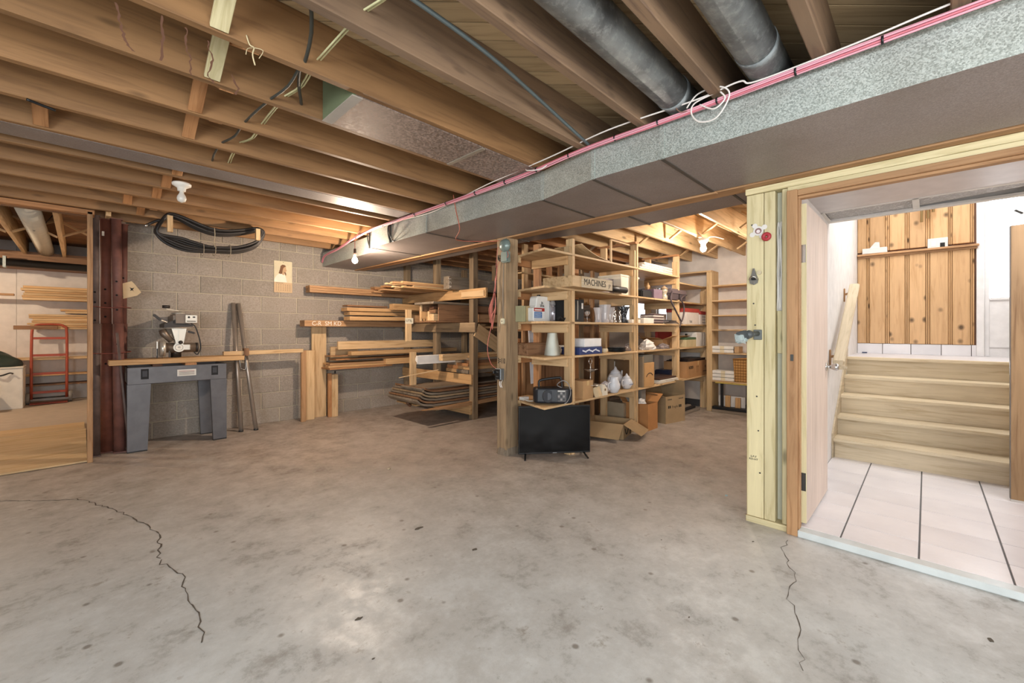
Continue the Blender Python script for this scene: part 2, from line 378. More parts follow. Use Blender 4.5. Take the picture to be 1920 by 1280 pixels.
bx('strike_plate', (3.028, (y0+y1)/2-.008, 1.06), (3.031, (y0+y1)/2+.008, 1.10), DKMET, dr)
# marble threshold
th = S(bx('trim_1', (3.03, -.42, 0), (3.105, y0, .040), plain('#cdd3d2', .22), None, .004)); 
# ---- tiled hall floor: tiles with grout lines
tl = S(bx('floor_hall', (3.105, -1.25, 0), (5.1, .645, .033), plain('#6f6c6a', .9)))
t_ = NT('glazed_tile'); v = t_.coords((1, 1, 1)); n1 = t_.noise(v, 30, 4, .6); n2 = t_.noise(v, 3, 3)
t_.bump(n1, .22, .006); TILE = t_.out(t_.vary(t_.ramp(n2, [(.3, '#d4cfcf'), (.7, '#e3dedd')]), .05), .28, 0, .5)
xs = [3.105, 3.356, 3.66, 3.965, 4.27, 4.575, 4.88, 5.05]; ys = [.645, .36, .03, -.30, -.63, -.96, -1.25]
for i in range(len(xs)-1):
    for j in range(len(ys)-1):
        bx('tile', (xs[i]+.003, ys[j+1]+.004, .02), (xs[i+1]-.003, ys[j]-.004, .040), TILE, tl, .0015)
# ---- stairs (five risers)
st = S(struct('stairs')); MP = lambda a: wood('maple', a, .45)
RZ = [.04, .22, .40, .58, .76, .95]
for i in range(5):
    X0 = 5.03+.245*i; zt = RZ[i+1]
    bx('riser', (X0, -.715, RZ[i]), (X0+.02, .64, zt-.03), MP('Y'), st, .001)
    bx('tread', (X0-.03, -.715, zt-.03), (X0+.27 if i < 4 else X0+.06, .64, zt), wood('tread', 'Y', .4), st, .006)
bx('stringer', (5.03, .625, .04), (5.05, .645, .22), MP('X'), st)
prism('stringer', [(4.98, .04), (4.98, .27), (6.02, 1.04), (6.06, 1.04), (6.06, .95), (5.2, .04)], 'Y', .632, .644, MP('X'), st)
prism('stringer', [(4.98, .04), (4.98, .27), (6.02, 1.04), (6.06, 1.04), (6.06, .95), (5.2, .04)], 'Y', -.719, -.708, MP('X'), st)
lnd = S(bx('floor_landing', (6.06, -.72, .85), (7.1, .645, .95), TILE))
# ---- pine panelled wall, ledge, tile skirting
pw = struct('wall_pine'); KN = wood('knotty', 'Z', .45)
bx('backing', (7.1, -.40, .95), (7.2, .645, 3.6), wood('dark', 'Z'), pw)
def pine(z0, z1, xf, seed):
    rnd = random.Random(seed); y = .642
    for wdt, nar in [(.088, .028), (.148, .036), (.140, .036), (.14, .034), (.15, .03), (.14, .03), (.1, .0)]:
        if y-wdt < -.395: wdt = y+.395
        bx('panel', (xf-.016, y-wdt, z0), (7.105, y, z1), KN, pw, .005); y -= wdt+.003
        if nar and y-nar > -.39:
            for q in range(2):
                bx('bead', (xf-.010, y-nar/2+.002, z0), (7.105, y, z1), KN, pw, .005); y -= nar/2+.001
        if y < -.38: break
pine(1.078, 2.17, 7.085, 1); pine(2.24, 3.6, 7.092, 2)
bx('shelf_ledge', (7.02, -.42, 2.19), (7.105, .642, 2.215), wood('casing', 'Y'), pw, .004)
bx('ledge_moulding', (7.045, -.41, 2.165), (7.105, .642, 2.19), wood('casing', 'Y'), pw, .006)
for a, b in [(.642, .40), (.395, .14), (.135, -.12), (-.125, -.36), (-.365, -.40)]:
    bx('tile', (7.075, b, .95), (7.1, a, 1.075), TILE, pw, .002)
# ---- outside door on the landing
d2 = struct('door_2', (7.1, -.56, .95)); WD = plain('#e9e6e4', .45)
bx('frame', (7.06, -.46, .95), (7.2, -.40, 3.6), WD, d2, .004)
bx('bottom_rail', (7.1, -.72, .95), (7.15, -.46, 1.60), WD, d2)
bx('raised_panel', (7.09, -.72, 1.05), (7.1, -.50, 1.48), WD, d2, .008)
bx('stile', (7.09, -.50, .95), (7.15, -.46, 3.5), WD, d2, .004)
bx('stop_moulding', (7.085, -.72, 1.575), (7.1, -.5, 1.605), WD, d2, .006)
bx('pane', (7.12, -.72, 1.60), (7.125, -.5, 3.5), plain('#f8fbff', .5, em=4.5), d2)
bx('frame', (7.09, -.72, 3.5), (7.2, -.46, 3.6), WD, d2)
# brown leaf across the end of the hall
d3 = struct('door_3', (4.61, -.42, .04)); 
bx('leaf', (4.60, -1.2, .055), (4.64, -.425, 1.985), wood('doorbrown', 'Z', .5), d3, .002)
bx('edge_strip', (4.602, -.425, .056), (4.638, -.421, 1.984), plain('#77706a', .5), d3)
bx('latch_plate', (4.608, -.4215, .93), (4.632, -.419, 1.03), CHROME, d3)
bx('door_bottom_seal', (4.60, -1.2, .040), (4.64, -.425, .055), WHITE, d3)
# right stair rail
rl = tag(bar('handrail', (5.3, -.66, 1.05), (6.3, -.66, 1.72), .05, .035, wood('doorpink', 'X'), None, .01), 'pale wooden handrail on the wall behind the brown door leaf', 'handrail')
bx('rail_bracket', (5.9, -.72, 1.38), (5.93, -.645, 1.41), wood('doorpink', 'Y'), rl)
for x, z in ((5.35, 1.02), ): bx('rail_bracket', (x, -.72, z), (x+.03, -.60, z+.03), wood('doorpink', 'Y'), rl)
# ---- hall ceiling: painted panel and suspended tiles
hc = struct('ceiling_hall', (3.9, 0, 2.24)); 
bx('painted_panel', (3.16, -1.25, 2.24), (4.40, .645, 2.30), plain('#c9c3c2', .4), hc)
ct = NT('ceiling_tile'); v = ct.coords((1, 1, 1), False); n1 = ct.noise(v, 42, 6, .7, 1.2); n2 = ct.ramp(n1, [(.48, (0, 0, 0, 1)), (.56, (1, 1, 1, 1))])
ct.bump(n2, .8, .01); CT = ct.out(ct.mix(n2, '#b4b1af', '#d9d7d6'), .55)
ed = [.645, .06, -.57, -1.25]
for i in range(3):
    if i != 1: bx('ceiling_tile', (4.43, ed[i+1]+.02, 2.252), (4.79, ed[i]-.02, 2.262), CT, hc)
    else: prism('ceiling_tile', [(4.43, ed[1]-.02), (4.43, ed[2]+.02), (4.60, ed[2]+.02), (4.74, ed[1]-.02)], 'Z', 2.252, 2.262, CT, hc)
for y in ed: bx('grid_bar', (4.40, y-.02, 2.236), (4.8, y+.02, 2.250), WHITE, hc, .002)
bx('grid_bar', (4.40, -1.25, 2.236), (4.43, .645, 2.250), WHITE, hc, .002)
bx('grid_bar', (4.785, -1.25, 2.23), (4.83, .645, 2.252), WHITE, hc, .002)
bx('void_cover', (4.40, -1.25, 2.34), (4.83, .645, 2.36), plain('#5d5f5a', .9), hc)
bx('fascia', (4.83, -1.25, 2.23), (4.85, .645, 2.85), WHITE, hc)
S(bx('ceiling_upstairs', (4.83, -1.3, 3.6), (7.2, .66, 3.65), WHITE))
bx('fascia', (4.80, -1.3, 2.85), (4.85, .66, 3.62), WHITE, hc)
# ================================================================ joists and subfloor
ce = struct('ceiling', (0, 0, ZC))
JY = [1.13+.405*k for k in range(-9, 13)]
JM = {False: wood('joist', 'X', .55), True: wood('joist2', 'X', .6)}
rnd = random.Random(11)
JLEN = 5.66
meJ = {}
for y in JY:
    m = JM[y < 1.6]
    jw = .026 if y < 1.6 else .021
    bx('joist', (-2.6, y-jw, ZC), (3.06, y+jw, ZF), m, ce, .004)
    if y > .9 or y > -1.3: bx('joist', (3.115 if y < .9 else 2.96, y+.027, ZC), (7.1 if y > .84 else 4.78, y+.061, ZF), wood('pine', 'X', .55) if y < 3.5 else wood('fir', 'X'), ce, .003)
def clip(poly, rect):
    x0, x1, yy0, yy1 = rect
    for ax, lim, sg in ((0, x0, 1), (0, x1, -1), (1, yy0, 1), (1, yy1, -1)):
        out = []
        for i, p in enumerate(poly):
            q = poly[(i+1) % len(poly)]; a = (p[ax]-lim)*sg; b = (q[ax]-lim)*sg
            if a >= 0: out.append(p)
            if a*b < 0: t = a/(a-b); out.append((p[0]+(q[0]-p[0])*t, p[1]+(q[1]-p[1])*t))
        poly = out
        if len(poly) < 3: return None
    return poly
PWD = .118; c45 = math.sqrt(.5); plk = wood('plank', 'X')
plkA, plkB = wood('plank', 'X', .7), wood('joist2', 'X', .7)
for rect in ((-2.6, 3.06, -2.6, 6.33), (3.06, 7.1, .84, 6.33), (3.06, 4.78, -1.3, .84)):
    for i in range(-34, 85):
        s0, s1 = i*PWD, (i+1)*PWD-.0075
        P = [((s0*c45-t*c45), (s0*c45+t*c45)) for t in (-7, 7)]+[((s1*c45-t*c45), (s1*c45+t*c45)) for t in (7, -7)]
        P = clip(P, rect)
        if not P: continue
        # local frame with the grain along X
        cx = sum(p[0] for p in P)/len(P); cy = sum(p[1] for p in P)/len(P)
        if len(P) < 3: continue
        L = [((p[0]-cx)*c45-(p[1]-cy)*c45, (p[0]-cx)*c45+(p[1]-cy)*c45) for p in P]
        prism('subfloor_board', L, 'Z', 0, .02, plkA, ce, (cx, cy, ZF), (0, 0, -math.pi/4))
bx('gap_cover', (-2.6, -2.6, ZF+.0215), (4.78, .84, ZF+.05), plain('#1c1815', .9), ce); bx('gap_cover', (-2.6, .84, ZF+.0215), (7.1, 6.33, ZF+.05), plain('#1c1815', .9), ce)  # dark sheets added above the boards to block world light at the gaps
# diagonal cross bridging between joists
for y, x in [(1.74, .37), (2.14, .42), (2.55, .42), (2.95, .45), (3.76, .5), (4.17, .48), (4.57, .46), (4.98, .3), (3.35, -.15), (5.4, .42), (1.33, .4), (.93, .44)]:
    W_ = .35; 
    bar('bridging', (x, y+W_/2, ZC+.01), (x, y-W_/2, ZF-.03), .06, .02, wood('green' if y < 2.3 else 'fir', 'X'), ce, .002)
    bar('bridging', (x+.07, y-W_/2, ZC+.01), (x+.07, y+W_/2, ZF-.03), .06, .02, wood('fir', 'X'), ce, .002)
for y in (1.33, 1.74, 2.14, 2.55, 2.95, 3.36):
    for x in (5.2, 6.5):
        bar('bridging', (x, y+.17, ZC+.01), (x, y-.13, ZF-.03), .05, .02, wood('pine', 'X'), ce, .002)
        bar('bridging', (x+.06, y-.13, ZC+.01), (x+.06, y+.17, ZF-.03), .05, .02, wood('pine', 'X'), ce, .002)
# water stains that ran down the third joist
for si, pl in enumerate((((302, 28), (306, 70), (300, 122)), ((350, 52), (348, 85), (358, 110), (357, 146)), ((388, 75), (399, 112), (390, 142), (402, 158)), ((218, 5), (226, 40), (232, 72), (252, 100)), ((436, 140), (446, 165), (441, 180)))):
    rnd = random.Random(si); P = []
    for i in range(len(pl)-1):
        a = at(*pl[i], Y=1.917); b = at(*pl[i+1], Y=1.917)
        for k in range(6): q = a.lerp(b, k/6); P.append((q.x+rnd.uniform(-.004, .004), q.z))
    vs = []; fs = []
    for j, p in enumerate(P):
        ww = rnd.uniform(.0015, .0045); vs += [(p[0]-ww, 1.94-.0222, min(p[1], ZF-.01)), (p[0]+ww, 1.94-.0222, min(p[1], ZF-.01))]
        if j: fs.append((2*j-2, 2*j-1, 2*j+1, 2*j))
    mesh('water_stain', vs, fs, plain('#5f3d2a', .8), ce)
# ---- beam and post
bm_ = tag(bx('support_beam', (2.98, -2.59, 2.168), (3.115, 6.3, ZC), wood('casing', 'Y'), None, .004), 'long built-up wooden beam resting on the timber post between two ducts', 'beam')
bx('nailer', (2.965, 1.0, 2.160), (3.0, 6.3, 2.175), wood('casing', 'Y'), bm_, .003)
# ================================================================ left room seen through the opening
lw = struct('wall_left_room')
bx('drywall_panel', (-5, 10.0, .13), (-.68, 10.1, 2.7), DRY, lw); bx('drywall_panel', (-.677, 10.0, .13), (.35, 10.1, 2.7), DRY, lw)
bx('drywall_panel', (.22, 6.55, .0), (.32, 10, 2.7), DRY, lw); bx('drywall_panel', (.105, 6.325, .0), (.32, 6.55, 2.7), DRY, lw); bx('drywall_panel', (-5.1, 5.7, .13), (-5, 10, 2.7), DRY, lw)
bx('drywall_panel', (-5, 5.7, 0), (-2.6, 5.8, 2.7), DRY, lw)
bx('soffit', (-5, 9.62, 2.18), (.22, 10.0, 2.42), wood('walnut', 'X'), lw)
S(bx('floor_left_room', (-5, 6.75, 0), (.22, 10, .13), m_fl2 if 'm_fl2' in globals() else plain('#b7a795', .8)))
rp = prism('plywood_ramp', [(5.66, .004), (5.66, .018), (6.75, .145), (6.75, .131), (6.7, .12)], 'X', -1.45, .05, wood('ply', 'X', .6))
rp.data.materials[0] = wood('ply', 'X', .6); tag(rp, 'plywood ramp sloping up into the pale room by the jack posts', 'ramp')
bx('plywood_sheet', (-1.45, 6.75, .1305), (.04, 7.2, .150), wood('ply', 'X', .6), rp)
op = struct('trim_2')
bx('post', (.050, 5.62, 0), (.088, 5.72, 2.36), wood('casing', 'Z'), op, .003)
bx('header', (-1.5, 5.62, 2.335), (.10, 5.70, 2.378), wood('fir', 'X'), op, .003)
bx('header', (-1.5, 5.72, 2.335), (.10, 5.78, 2.62), wood('walnut', 'X'), op, .003)
bx('post', (-1.52, 5.62, 0), (-1.45, 5.72, 2.36), wood('casing', 'Z'), op, .003)
lc = struct('ceiling_left_room', (-1, 8, ZC))
for x in (-2.2, -1.79, -1.38, -.975, -.57, -.165, .20): bx('joist', (x-.02, 5.8, ZC), (x+.02, 9.98, ZF), wood('pine', 'Y'), lc, .003)
for i in range(30): bx('subfloor_board', (-3, 5.8+.14*i, ZF), (.22, 5.936+.14*i, ZF+.02), wood('walnut', 'X'), lc)
bx('backing', (-5, 5.7, ZF+.021), (.3, 10.1, ZF+.05), wood('walnut', 'X'), lc)
for x in (-.78, -.37, .02):
    bar('bridging', (x-.18, 7.6, ZC+.01), (x+.18, 7.6, ZF-.03), .045, .02, wood('pine', 'X'), lc)
    bar('bridging', (x-.18, 7.67, ZF-.03), (x+.18, 7.67, ZC+.01), .045, .02, wood('pine', 'X'), lc)
# ================================================================ ducts along the beam
BT = 2.172
def hexa(name, a, b, mat, par):
    """duct length between two YZ... sections: a, b = (Y, X0, X1, Z0, Z1)"""
    vs = [];
    for (y, x0, x1, z0, z1) in (a, b): vs += [(x0, y, z0), (x1, y, z0), (x1, y, z1), (x0, y, z1)]
    c = sum((Vector(v) for v in vs), Vector())/8
    return mesh(name, [Vector(v)-c for v in vs], [(0, 1, 2, 3), (4, 5, 6, 7), (0, 1, 5, 4), (1, 2, 6, 5), (2, 3, 7, 6), (3, 0, 4, 7)], mat, par, c)
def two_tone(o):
    """darker sheet on downward faces: underside shade put into the colour"""
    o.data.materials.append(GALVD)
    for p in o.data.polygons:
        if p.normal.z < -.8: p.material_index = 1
d1 = thing('sheet_metal_duct', 'wide galvanized supply duct carrying the pink cable bundle along the beam', 'duct', (2.6, 2, BT))
secs = [(-2.55, 2.20, 2.955), (1.02, 2.20, 2.955), (1.46, 2.20, 2.955), (1.95, 2.30, 2.955), (3.4, 2.30, 2.955), (4.48, 2.30, 2.955), (4.62, 2.36, 2.955), (4.75, 2.43, 2.955), (6.32, 2.49, 2.955)]
for i in range(len(secs)-1):
    a, b = secs[i], secs[i+1]
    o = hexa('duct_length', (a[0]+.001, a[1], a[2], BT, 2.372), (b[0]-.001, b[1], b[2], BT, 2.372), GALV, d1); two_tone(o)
for y, x in ((1.02, 2.20), (1.46, 2.20), (1.95, 2.30), (3.4, 2.30), (4.48, 2.30)):
    bx('seam_strip', (x-.004, y-.012, BT-.004), (x, y+.012, 2.374), GALV, d1)
    bx('seam_strip', (x-.004, y-.010, BT-.004), (2.955, y+.010, BT), plain('#4b453f', .5), d1)
bx('top_flange', (2.196, -2.5, 2.366), (2.22, 1.46, 2.374), GALV, d1)
for y, dx in ((4.5, .0), (4.05, .0)):
    tube('hanger_strap', [(2.31, y, 2.38), (2.296-.03, y-.01, 2.33), (2.296-.02, y+.005, 2.25), (2.298, y, 2.17)], .006, DKMET, d1, 6, False, 4)
    bx('strap_band', (2.288, y-.012, 2.17), (2.298, y+.012, 2.375), DKMET, d1)
tube('hanger_strap', [(2.296, 4.02, 2.375), (2.25, 4.0, 2.3), (2.26, 3.98, 2.22), (2.298, 3.99, 2.175), (2.27, 3.93, 2.172)], .005, DKMET, d1, 6, False, 4)
d2_ = thing('return_air_duct', 'dull return duct on the shelving side of the beam', 'duct', (3.3, 2, BT))
sec2 = [(-2.5, 3.125, 3.36), (.60, 3.125, 3.36), (.95, 3.125, 3.44), (1.75, 3.125, 3.53), (3.0, 3.125, 3.32), (6.3, 3.125, 3.32)]
for i in range(1, len(sec2)-1):
    a, b = sec2[i], sec2[i+1]
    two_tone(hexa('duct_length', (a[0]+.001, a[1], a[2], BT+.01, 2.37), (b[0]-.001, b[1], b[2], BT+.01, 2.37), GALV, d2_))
    bx('seam_strip', (3.125, b[0]-.008, BT+.004), (b[2], b[0]+.008, BT+.009), plain('#4b453f', .5), d2_)
# flat duct that fills a joist bay
d3_ = thing('joist_bay_duct', 'rusty brown flat duct filling a joist bay with a green taped end', 'duct', (1.5, 2.14, ZC))
o = hexa('duct_length', (1.962, .93, 1.75, ZC-.004, 2.58), (2.322, .93, 1.75, ZC-.004, 2.58), m_galv('galvanized_rusty', '#7a6a60', '#a89488', .5, .4), d3_)
o = hexa('duct_length', (1.962, 1.755, 2.45, ZC-.006, 2.58), (2.322, 1.755, 2.45, ZC-.006, 2.58), m_galv('galvanized_rusty', '#7a6a60', '#a89488', .5, .4), d3_)
bx('end_collar', (.915, 1.964, ZC-.006), (.93, 2.32, 2.59), plain('#6e7758', .8), d3_)
bx('tape_strip', (.912, 1.962, ZC-.008), (.965, 2.322, ZC-.0045), plain('#aaa196', .8), d3_)
bx('seam_strip', (1.74, 1.962, ZC-.012), (1.765, 2.322, ZC-.004), plain('#a99d8c', .6, .5), d3_)
d4_ = tag(bx('joist_bay_pan', (-2.5, 3.582, ZC-.001), (2.25, 3.80, ZC+.01), GALVD), 'grey metal pan closing a joist bay before the white lamp holder', 'duct')
# round pipes
def m_insul():
    t = NT('grey_pipe_wrap'); v = t.coords((1, 1, 1)); n = t.noise(v, 26, 6, .7); b = t.noise(v, 5, 4)
    c = t.ramp(b, [(.35, '#5e6061'), (.6, '#8f9494')]); c = t.mix(t.ramp(n, [(.5, (0, 0, 0, 1)), (.65, (.5, .5, .5, 1))]), c, '#b1b5b3')
    t.bump(n, .5, .01); return t.out(c, .55, .2)
INS = m_insul()
for y, x1, lb in ((.925, 2.55, 'round grey wrapped duct pipe nearer the timber post, between two joists'), (.52, 2.45, 'round grey duct pipe with a pinkish stain nearest the doorway')):
    r = thing('round_duct', lb, 'pipe', (2.2, y, 2.47))
    cyl('pipe', (-2.55, y, 2.475), (x1, y, 2.455), .082, INS, r, 28)
    cyl('crimp_ring', (x1-.45, y, 2.457), (x1-.40, y, 2.457), .085, INS, r, 28)
    bx('take_off_collar', (x1-.16, y-.08, 2.373), (x1+.09, y+.08, 2.40), GALV, r)
pd = thing('round_duct', 'white wrapped duct pipe under the pale room ceiling', 'pipe', (-.35, 8, 2.5)); cyl('pipe', (-.36, 5.85, 2.46), (-.36, 9.6, 2.46), .09, plain('#c9c2b2', .5), pd, 24)
tube('hanger_wire', [(-.5, 7.2, 2.6), (-.36, 7.2, 2.365), (-.2, 7.2, 2.6)], .004, DKMET, pd, 5, False, 4)
bp = thing('drain_pipe', 'black plastic drain pipe along the pale room wall', 'pipe', (-1, 9.5, 2.25))
cyl('pipe', (-4.9, 9.5, 2.27), (.2, 9.5, 2.22), .055, BLK, bp, 18); cyl('coupling', (-1.2, 9.5, 2.236), (-1.05, 9.5, 2.234), .066, BLK, bp, 18)
bx('pipe_strap', (-.77, 9.43, 2.15), (-.74, 9.57, 2.31), GALV, bp)
# pink cable bundle and white cable along the top edge of the duct
PK = plain('#e3a3b0', .5); PW = plain('#e6ded6', .5); RD = plain('#cf7480', .5)
cb = thing('cable_bundle', 'bundle of pink cables with black ties running along the top of the duct', 'cable', (2.2, 2, ZC))
rnd = random.Random(5)
spine = [(2.14, -.6, 2.375), (2.14, .2, 2.372), (2.15, .9, 2.366), (2.16, 1.5, 2.368), (2.22, 2.1, 2.37), (2.24, 2.9, 2.37), (2.25, 3.7, 2.37), (2.25, 4.3, 2.37), (2.3, 4.9, 2.36), (2.4, 5.6, 2.34), (2.44, 6.1, 2.32), (2.47, 6.28, 2.25)]
for k in range(7):
    a = k*2*math.pi/6; R_ = .0085 if k < 6 else 0
    pts = [(p[0]+math.cos(a+i*.7)*R_*1.15+rnd.uniform(-.002, .002), p[1], p[2]-.018+math.sin(a+i*.7)*R_*1.15+rnd.uniform(-.002, .002)) for i, p in enumerate(spine)]
    tube('pink_cable', pts, .0043, PK if k % 3 else RD, cb, 6, False, 6)
for y in (-.4, .12, .40, .72, 1.02, 1.28, 1.62, 1.92, 2.25, 2.6, 3.0, 3.5, 4.1):
    for i in range(len(spine)-1):
        if spine[i][1] <= y <= spine[i+1][1]:
            f = (y-spine[i][1])/(spine[i+1][1]-spine[i][1]); x = spine[i][0]+(spine[i+1][0]-spine[i][0])*f
            cyl('cable_tie', (x, y-.004, 2.352), (x, y+.004, 2.352), .0165, BLK, cb, 12)
wc = thing('white_cable', 'single white cable looping loosely over the pink bundle', 'cable', (2.15, 1, 2.4))
tube('cable_run', [(2.13, -.6, 2.392), (2.13, -.1, 2.39), (2.14, .2, 2.378), (2.14, .55, 2.372), (2.13, .62, 2.395), (2.13, .82, 2.385), (2.12, 1.3, 2.395), (2.16, 1.75, 2.384), (2.2, 2.4, 2.372), (2.27, 2.9, 2.365), (2.285, 3.3, 2.34), (2.28, 3.9, 2.362), (2.28, 4.5, 2.362)], .0042, PW, wc, 7, False, 8)
tube('cable_loop', [(2.13, .86, 2.36), (2.12, .80, 2.405), (2.12, .70, 2.40), (2.13, .66, 2.35), (2.14, .72, 2.27), (2.14, .80, 2.275), (2.14, .84, 2.33), (2.13, .82, 2.37), (2.13, .72, 2.385)], .0038, PW, wc, 7, False, 8)
tube('cable_loop', [(2.14, .80, 2.36), (2.13, .73, 2.31), (2.13, .68, 2.34), (2.13, .70, 2.38)], .0038, PW, wc, 7, False, 6)
tube('cable_loop', [(2.18, 2.0, 2.37), (2.15, 1.95, 2.34), (2.17, 1.85, 2.33), (2.19, 1.8, 2.36)], .0038, PW, wc, 7, False, 6)
tag(tube('brown_wire', [(2.05, .90, 2.55), (2.1, .93, 2.45), (2.12, .9, 2.36), (2.14, .86, 2.35)], .0025, plain('#7b5a4a', .6), None, 6, False, 6), 'thin brown wire dropping beside the round duct to the cables', 'wire')
tag(tube('red_wire', [at(850, 365, X=2.26), at(855, 395, X=2.28), at(862, 430, X=2.28), (2.7, 3.42, 2.163), (2.93, 3.17, 2.15), at(935, 451, Y=2.96)], .004, plain('#b9644e', .5), None, 6, False, 6), 'thin red wire drooping from the duct edge to the bell', 'wire')
# cables pulled through the joists
YW = plain('#d9d6a6', .5); DC = plain('#3d3f3a', .5)
def through(nm, holes, r, m, lb, off=0, sag=.012):
    P = []
    for i, (px, py, y) in enumerate(holes):
        q = at(px, py, Y=y); q.x += off; P += [Vector((q.x, y, q.z+off*.3)), Vector((q.x-.004, y+.042, q.z+off*.3))]
        if i < len(holes)-1:
            q2 = at(holes[i+1][0], holes[i+1][1], Y=holes[i+1][2]); P.append(Vector(((q.x+q2.x+off)/2+.012*(-1)**i, (y+.042+q2.y)/2, (q.z+q2.z)/2-sag)))
    t = tag(tube(nm, P, r, m, None, 6, False, 3), lb, 'cable')
    return t
ch = [(790, -95, 1.109), (685, 20, 1.514), (598, 112, 1.919), (537, 180, 2.324), (493, 232, 2.729), (452, 267, 3.134), (430, 305, 3.539)]
through('cream_cable', ch, .0042, YW, 'cream cable through seven joists, on the side nearer the duct', .007)
through('cream_cable', ch, .0042, YW, 'cream cable through seven joists, on the side nearer the saw', -.007, .018)
through('black_cable', [(594, -25, 1.514), (572, 115, 1.919), (565, 195, 2.324)], .0075, DC, 'thick black cable dropping steeply to the joist by the green taped duct end', 0, .0)
through('black_cable', [(574, 112, 1.919), (508, 185, 2.324), (460, 228, 2.729), (417, 267, 3.134), (398, 301, 3.539)], .0065, DC, 'black cable running on through the joists towards the lamp holder', 0, .01)
tag(tube('armoured_cable', [(-.2, 1.36, 2.5), (.35, 1.34, 2.47), (.8, 1.32, 2.44), (1.2, 1.34, 2.43), (1.6, 1.40, 2.42), (1.9, 1.45, 2.41), (2.2, 1.48, 2.38)], .009, plain('#6f7b7c', .45, .5), None, 8, False, 6), 'grey armoured cable sagging along a joist before the pink bundle', 'cable')
tg = tube('twine', [(.46, 1.915, ZC+.03), (.47, 1.91, ZC-.005), (.485, 1.91, ZC-.01), (.48, 1.91, ZC-.04), (.49, 1.915, ZC-.075)], .003, plain('#cdbb93', .9), None, 5, False, 4)
tube('loose_strand', [(.485, 1.91, ZC-.01), (.46, 1.9, ZC-.03), (.455, 1.9, ZC-.055)], .0015, plain('#cdbb93', .9), tg, 5, False, 3)
tube('loose_strand', [(.485, 1.91, ZC-.01), (.515, 1.9, ZC-.012), (.50, 1.9, ZC-.05)], .0015, plain('#cdbb93', .9), tg, 5, False, 3)
tag(tg, 'frayed tan twine knotted round the foot of a bridging strip', 'twine')
tag(tube('black_hose_end', [at(50, 186, Y=3.1), at(78, 197, Y=3.12), at(104, 207, Y=3.134)], .007, BLK, None, 8, False, 4), 'short dark cable end poking from a joist', 'cable')
# ================================================================ lamps
lh = thing('lamp_holder', 'white porcelain lamp holder with an unlit bulb under the joists', 'lamp', (.55, 4.1, ZC))
lathe('base', [(.055, 0), (.062, -.006), (.060, -.02), (.040, -.032), (.028, -.04), (.026, -.062), (.002, -.064)], plain('#efe9de', .3), (.55, 4.1, ZC-.001), lh, 24)
lathe('bulb', [(.013, 0), (.015, -.02), (.028, -.045), (.031, -.062), (.024, -.082), (.003, -.092)], plain('#e9e3d8', .25), (.55, 4.1, ZC-.06), lh, 20)
def lit(nm, lb, c, r, em, col, up):
    l = thing(nm, lb, 'lamp', c); c = Vector(c)
    ball('bulb', c, r, plain(col, .4, em=em), l, (1, 1, 1.15), 16)
    return l
p = Vector((2.17, 4.6, 2.03))
lp = lit('pendant_bulb', 'bare lit bulb hanging on a cord beside the duct end', p, .030, 2600, '#ffe8cf', .1)
cyl('socket', p+Vector((0, 0, .035)), p+Vector((0, 0, .13)), .018, plain('#3c2a22', .5), lp, 14, .014)
tube('cord', [p+Vector((0, 0, .13)), p+Vector((.0, 0, .22)), p+Vector((.02, -.02, .30)), p+Vector((.06, -.02, .35))], .004, plain('#b9776c', .6), lp, 6, False, 4)
p = Vector((5.25, 1.92, 2.225))
lp = lit('ceiling_bulb', 'bare glowing bulb in a ceiling holder over the shelving aisle', p, .034, 1000, '#fff2e2', .1)
lathe('base', [(.06, .125), (.065, .11), (.045, .075), (.03, .06), (.028, .036)], plain('#efe9de', .3), p, lp, 20)
tube('feed_cable', [p+Vector((0, 0, .125)), p+Vector((-.05, .05, .2)), p+Vector((-.25, .12, .22)), p+Vector((-.4, .18, .19))], .005, PW, lp, 6, False, 5)
tube('feed_cable', [p+Vector((.02, 0, .12)), p+Vector((.15, -.06, .16)), p+Vector((.35, -.12, .15))], .005, PW, lp, 6, False, 5)
p = Vector((-1.9, 8.3, 2.3))
lp = lit('ceiling_bulb', 'lit bulb of the pale room beyond the opening', p, .035, 2600, '#ffe9cc', .1)
lathe('base', [(.06, .08), (.05, .06), (.03, .036)], plain('#efe9de', .3), p, lp, 16)
# ================================================================ timber post and what is fixed to it
po = thing('timber_post', 'rough timber post under the beam, marked 3=110 in black', 'post', (3.03, 3.04, 0))
POX, POY = 2.957, 2.972
m_post = wood('old', 'Z', .8)
o = bx('shaft', (POX, POY, .05), (3.125, 3.112, 2.168), m_post, po, .006)
rnd = random.Random(3)
vs = []; n = 14
for z, s in ((0, 1.13), (.03, 1.1), (.07, 1.02)):
    for k in range(n):
        a = 2*math.pi*k/n; q = max(abs(math.cos(a)), abs(math.sin(a)))
        vs.append((math.cos(a)/q*.084*s*rnd.uniform(.97, 1.05), math.sin(a)/q*.071*s*rnd.uniform(.97, 1.05), z))
mesh('rotten_foot', vs, [tuple(range(n))[::-1], tuple(range(2*n, 3*n))]+[(i*n+k, i*n+(k+1) % n, (i+1)*n+(k+1) % n, (i+1)*n+k) for i in range(2) for k in range(n)], wood('grey', 'Z', .9), po, (3.041, 3.042, 0))
text('lettering', '3=110', .078, (POX-.0012, 3.042, at(944, 677, X=POX).z), INK, po, RX, sx=.52)
be = thing('electric_bell', 'grey-green round electric bell at the top of the timber post', 'bell', (2.95, 3.06, 2.08))
bz = at(945, 460, X=POX-.05); 
lathe('gong', [(.002, .052), (.03, .049), (.055, .034), (.066, .012), (.069, 0), (.064, -.003), (.002, -.003)], plain('#7f8d86', .3, .2), (POX-.03, bz.y, bz.z), be, 26, (0, -math.pi/2, 0))
ball('gong_screw', (POX-.084, bz.y, bz.z), .007, CHROME, be)
